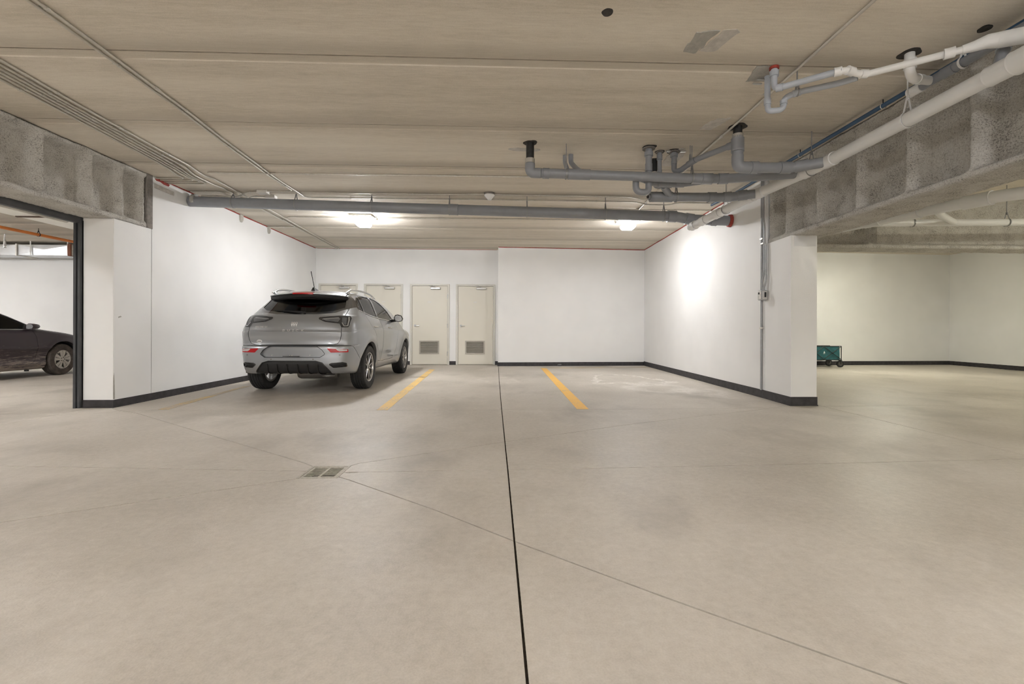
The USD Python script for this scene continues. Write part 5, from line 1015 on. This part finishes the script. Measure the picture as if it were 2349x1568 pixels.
for sg in (-1, 1):
    mpoly = rp([(.925, 1.125), (1.00, 1.105), (1.065, 1.125), (1.082, 1.175), (1.05, 1.235), (.98, 1.255), (.925, 1.245), (.905, 1.185)], .02); gx = (lambda q: q) if sg > 0 else flipx
    sh_ = [(0., 1.), (.05, .97), (.095, .86), (.125, .62)]; hp = np.vstack([np.c_[(np.array(mpoly.exterior.coords) - [.995, 1.18]) * k + [.995, 1.18], np.full(len(mpoly.exterior.coords), 2.40 + dy)] for dy, k in sh_])[:, [0, 2, 1]]
    mi = obj('side_mirror', gx(cat([trimesh.convex.convex_hull(hp), tube([(.78, 2.50, 1.13), (.93, 2.46, 1.14)], [.038, .028], 10)])), 'black_gloss', car, smooth=50)
    obj('mirror_glass', gx(xz_plate(mpoly.buffer(-.014), 2.3975, 2.402)), 'lamp_silver', mi)
    for y_, z_ in ((1.13, 1.005), (2.06, .995)):
        xh = float(B.side_x(np.array([y_ + .1]), np.array([z_]))[0]); obj('door_handle', cat([tube([(sg * (xh - .01), y_, z_), (sg * (xh + .03), y_ + .03, z_ + .004), (sg * (xh + .032), y_ + .17, z_ + .002), (sg * (xh - .01), y_ + .2, z_)], .011, 10, fillet=.03)]), 'chrome', car, smooth=50)
    for yc in (WY, WF):
        obj('wheel_liner', liner(.408, *sorted((sg * .57, sg * .86)), yc, WZ) if sg > 0 else flipx(liner(.408, .57, .86, yc, WZ)), 'black_plastic', car)
        wheel(car, sg * .782, yc, WZ, sg, 'alloy')
    for y0_, y1_ in ((3.95, 4.30),):
        hl = rp([(.42, .84), (.82, .90), (.86, .78), (.50, .74)], .02); g = (lambda m_: m_) if sg > 0 else mirx; B.emit('headlight', g(B.skin(-.004, .01) ^ pY(hl, 3.7, 4.6)), 'clear_lens', car)
B.emit('front_grille', B.skin(-.006, .01) ^ pY(rp([(-.40, .72), (.40, .72), (.55, .45), (.45, .32), (-.45, .32), (-.55, .45)], .03), 3.8, 4.6), 'black_plastic', car)
obj('muffler', cat([lathe([(0, -.32), (.07, -.30), (.085, -.26), (.085, .26), (.07, .30), (0, .32)], 24, 'x').apply_translation([.22, .50, .285]), tube([(.30, .42, .29), (.36, .30, .275), (.44, .24, .265), (.52, .32, .27)], .024, 12, fillet=.06)]), 'disc_iron', car)
obj('rear_axle', cat([tube([(-.74, WY, .33), (-.4, WY + .06, .30), (.4, WY + .06, .30), (.74, WY, .33)], .04, 12), tube([(-.62, WY - .05, .30), (-.62, WY - .02, .60)], .03, 10), tube([(.62, WY - .05, .30), (.62, WY - .02, .60)], .03, 10)]), 'disc_iron', car)
seat(car, 0, 1.32, 1.16, .42, .55, (-.36, 0, .36)); seat(car, -.38, 2.12, .50, .42, .60); seat(car, .38, 2.12, .50, .42, .60)
obj('dashboard', rbox(-.68, .68, 2.75, 3.02, .72, 1.02, .06), 'cabin_trim', car, smooth=50)
obj('load_floor', cbox(-.62, .62, .30, 3.1, .36, .42), 'cabin_trim', car)

# ---------------------------------------------------------------- the dark car in the left garage
R2_ = pch((.1, .30), (.22, .12), (.35, .05), (.5, .02), (.65, .03), (.8, .05), (.95, .09), (1.02, .16), (1.10, .75), (1.2, 1.05), (1.3, 1.3), (1.45, 1.8), (1.7, 2.4))
T2_ = pch((-.3, .90), (0, .98), (.2, 1.03), (.55, 1.075), (.8, 1.14), (1.1, 1.27), (1.4, 1.385), (1.7, 1.455), (2.0, 1.478), (2.25, 1.468), (2.5, 1.415), (2.8, 1.285), (3.05, 1.145), (3.22, 1.055), (3.40, 1.02), (3.7, .975), (4.0, .915), (4.3, .82), (4.5, .72), (4.7, .58))
P2_ = pch((-.3, .70), (0, .78), (.3, .85), (.8, .888), (1.5, .893), (3.2, .893), (3.7, .885), (4.0, .865), (4.3, .80), (4.5, .70), (4.7, .55))
V2_ = pch((.1, -.10), (.2, -.05), (.28, -.012), (.38, -.022), (.50, -.012), (.62, .004), (.80, .008), (.90, .002), (.95, -.014), (1.0, -.035), (1.05, -.060), (1.15, -.115), (1.3, -.20), (1.4, -.26), (1.5, -.33), (1.7, -.45))
W2Y, W2F, W2Z = 1.01, 3.70, .335
def f_sedan(p):
    x, y, z = np.abs(p[:, 0]), p[:, 1], p[:, 2]; u = x / .88
    gR = (.02 + np.interp(z, [.1, .22, .35, .5, .65, .8, .95, 1.05], [.30, .12, .05, .02, .03, .05, .09, .14]) + .07 * u ** 2 + .08 * u ** 6 - y)
    zt = T2_(y) - .035 * (x / .7) ** 2; gT = (z - zt) / np.sqrt(1 + T2_(y, 1) ** 2)
    fl = 0
    for c in (W2Y, W2F):
        d = np.hypot(y - c, z - W2Z); fl = fl + .018 * np.exp(-((d - .41) / .05) ** 2) * (z > .18) + .012 * np.exp(-((d - .38) / .2) ** 2)
    cr = .010 * np.exp(-((z - .60 - .02 * np.sin(y * 1.1)) / .03) ** 2)
    gS = (x - P2_(y) - V2_(z) - fl * .9 - cr) / np.sqrt(1 + V2_(z, 1) ** 2)
    gF = y - (4.55 - .20 * u ** 2 - .14 * u ** 6 - .3 * np.clip(.35 - z, 0, 1) - .35 * np.clip(z - .6, 0, 1))
    gB = np.interp(y, [-.1, .5, 1, 3.6, 4.4], [.26, .20, .17, .16, .20]) - z
    return smax(smax(smax(smax(gR, gT, .08), gS, .09), gF, .15), gB, .04)
B2 = CarBody(f_sedan, 4.55, (56, 110, 56), [(-.15, .95, .45), (.15, 3.7, .72)], [(-1.02, -.12, .05), (1.02, 4.66, 1.62)])
car2 = thing('car', 'dark plum sedan with dried road dirt parked in the left garage', 'car', (-10.565, 6.55, -.05))
wells = Manifold()
for yc in (W2Y, W2F):
    for x0, x1 in ((.55, 1.2), (-1.2, -.55)): wells = wells + pX(Polygon([(yc + .375 * math.cos(a), W2Z + .02 + .375 * math.sin(a)) for a in np.linspace(0, 2 * np.pi, 56, endpoint=False)]).union(sbox(yc - .375, 0, yc + .375, W2Z)), x0, x1)
F2 = rp([(2.06, 1.0), (2.06, 1.395), (2.25, 1.39), (2.55, 1.325), (3.055, 1.06), (3.04, 1.0)], .02)
RW2 = rp([(.95, 1.05), (1.25, 1.26), (1.55, 1.36), (1.99, 1.395), (1.99, 1.0), (1.0, 1.0)], .02)
WS2 = rp([(-.73, 1.055), (.73, 1.055), (.58, 1.42), (-.58, 1.42)], .05); RG2 = rp([(-.58, 1.11), (.58, 1.11), (.50, 1.40), (-.50, 1.40)], .05)
opn = pX(F2, -1.2, 1.2) + pX(RW2, -1.2, 1.2) + pY(WS2, 2.4, 3.6) + pY(RG2, .3, 1.7)
sh2 = B2.skin(0, .04) - wells - opn
D2F = rp([(2.04, .96), (2.02, .30), (3.02, .26), (3.12, .34), (3.165, .62), (3.13, .84), (3.06, .97)], .04); D2R = rp([(2.01, .96), (1.99, .30), (1.50, .30), (1.36, .52), (1.18, .72), (.98, .90), (1.0, .97)], .04)
HL2 = rp([(3.93, .76), (4.10, .79), (4.34, .72), (4.42, .62), (4.2, .60)], .02)
doors = []
b2 = sh2 - pX(HL2, -1.2, 1.2) - pY(rp([(-.7, .985), (.7, .985), (.68, .995), (-.68, .995)], 0), -.1, .3)
for q in (D2F, D2R):
    o_, i_ = pX(q.buffer(.003), .45, 1.2), pX(q.buffer(-.003), .45, 1.2); b2 = b2 - o_ - mirx(o_); doors += [i_, mirx(i_)]
B2.emit('body', b2, 'paint_plum', car2)
for i_ in doors: B2.emit('door', sh2 ^ i_, 'paint_plum', car2)
B2.emit('cabin_lining', B2.skin(.042, .052) - opn - wells, 'cabin_trim', car2)
p2 = B2.skin(.005, .010)
for q in (F2, RW2):
    for a_, c_ in ((.3, 1.2), (-1.2, -.3)): B2.emit('side_window', p2 ^ pX(q.buffer(.001), a_, c_), 'glass_green', car2)
B2.emit('windshield', p2 ^ pY(WS2.buffer(.001), 2.4, 3.6), 'glass_green', car2); B2.emit('rear_window', p2 ^ pY(RG2.buffer(.001), .3, 1.7), 'glass_green', car2)
for a_, c_ in ((.3, 1.2), (-1.2, -.3)):
    B2.emit('window_trim', B2.skin(-.002, .006) ^ pX(unary_union([F2, RW2]).buffer(.04).buffer(-.026).difference(unary_union([F2, RW2])), a_, c_), 'black_plastic', car2)
    B2.emit('waist_trim', B2.skin(-.005, .004) ^ pX(LineString([(.98, .984), (3.06, .984)]).buffer(.008), a_, c_), 'alloy', car2, 'pale strip along the window sill')
    B2.emit('window_chrome', B2.skin(-.004, .004) ^ pX(LineString([(2.0, 1.412), (2.26, 1.408), (2.56, 1.342), (3.05, 1.084)]).buffer(.005), a_, c_), 'alloy', car2, 'pale strip above the front side window')
    B2.emit('headlight', B2.skin(-.002, .012) ^ pX(HL2.buffer(-.002), a_, c_), 'clear_lens', car2)
    B2.emit('sail_panel', B2.skin(-.003, .006) ^ pX(rp([(2.90, .995), (3.06, .995), (3.05, 1.07), (2.99, 1.10)], .008), a_, c_), 'black_plastic', car2)
for sg in (1, -1):
    gx = (lambda q: q) if sg > 0 else flipx
    mp_ = np.array([(.89, 1.0), (.94, .985), (1.02, .998), (1.045, 1.045), (1.02, 1.095), (.94, 1.11), (.89, 1.075)]); hp = np.vstack([np.c_[(mp_ - [.96, 1.05]) * k + [.96, 1.05], np.full(7, 2.93 + dy)] for dy, k in ((0, .96), (.05, 1.), (.11, .9), (.16, .62))])[:, [0, 2, 1]]
    mi = obj('side_mirror', gx(cat([trimesh.convex.convex_hull(hp), tube([(.80, 3.0, 1.0), (.95, 3.0, 1.02)], [.04, .03], 10)])), 'paint_plum', car2, smooth=50)
    obj('mirror_glass', gx(xz_plate(Polygon((mp_ - [.96, 1.05]) * .84 + [.96, 1.05]), 2.926, 2.9305)), 'lamp_silver', mi)
    for y_ in (2.2, 1.25):
        xh = float(B2.side_x(np.array([y_ + .1]), np.array([.86]))[0]); obj('door_handle', gx(tube([(xh - .01, y_, .86), (xh + .03, y_ + .03, .862), (xh + .03, y_ + .16, .862), (xh - .01, y_ + .19, .86)], .012, 10, fillet=.03)), 'paint_plum', car2, smooth=50)
    for yc in (W2Y, W2F):
        obj('wheel_liner', gx(liner(.372, .55, .84, yc, W2Z + .02)), 'black_plastic', car2); wheel(car2, sg * .785, yc, W2Z, sg, 'cover', steer=5. if yc == W2F else 0.)
    B2.emit('tail_light', (lambda q: q if sg > 0 else mirx(q))(B2.skin(-.004, .01) ^ pY(rp([(.45, .93), (.84, .95), (.86, .80), (.50, .80)], .02), -.2, .5)), 'red_lens', car2)
    obj('sill_clip', gx(cbox(.80, .84, 2.98, 3.05, .135, .165, .006)), 'black_plastic', car2)
seat(car2, 0, 1.30, 1.15, .30, .55, (-.34, .34)); seat(car2, -.37, 2.05, .50, .30, .58); seat(car2, .37, 2.05, .50, .30, .58)
obj('dashboard', rbox(-.68, .68, 2.72, 3.1, .62, .94, .06), 'cabin_trim', car2, smooth=50); obj('floor_pan', cbox(-.66, .66, .5, 3.3, .20, .26), 'cabin_trim', car2)
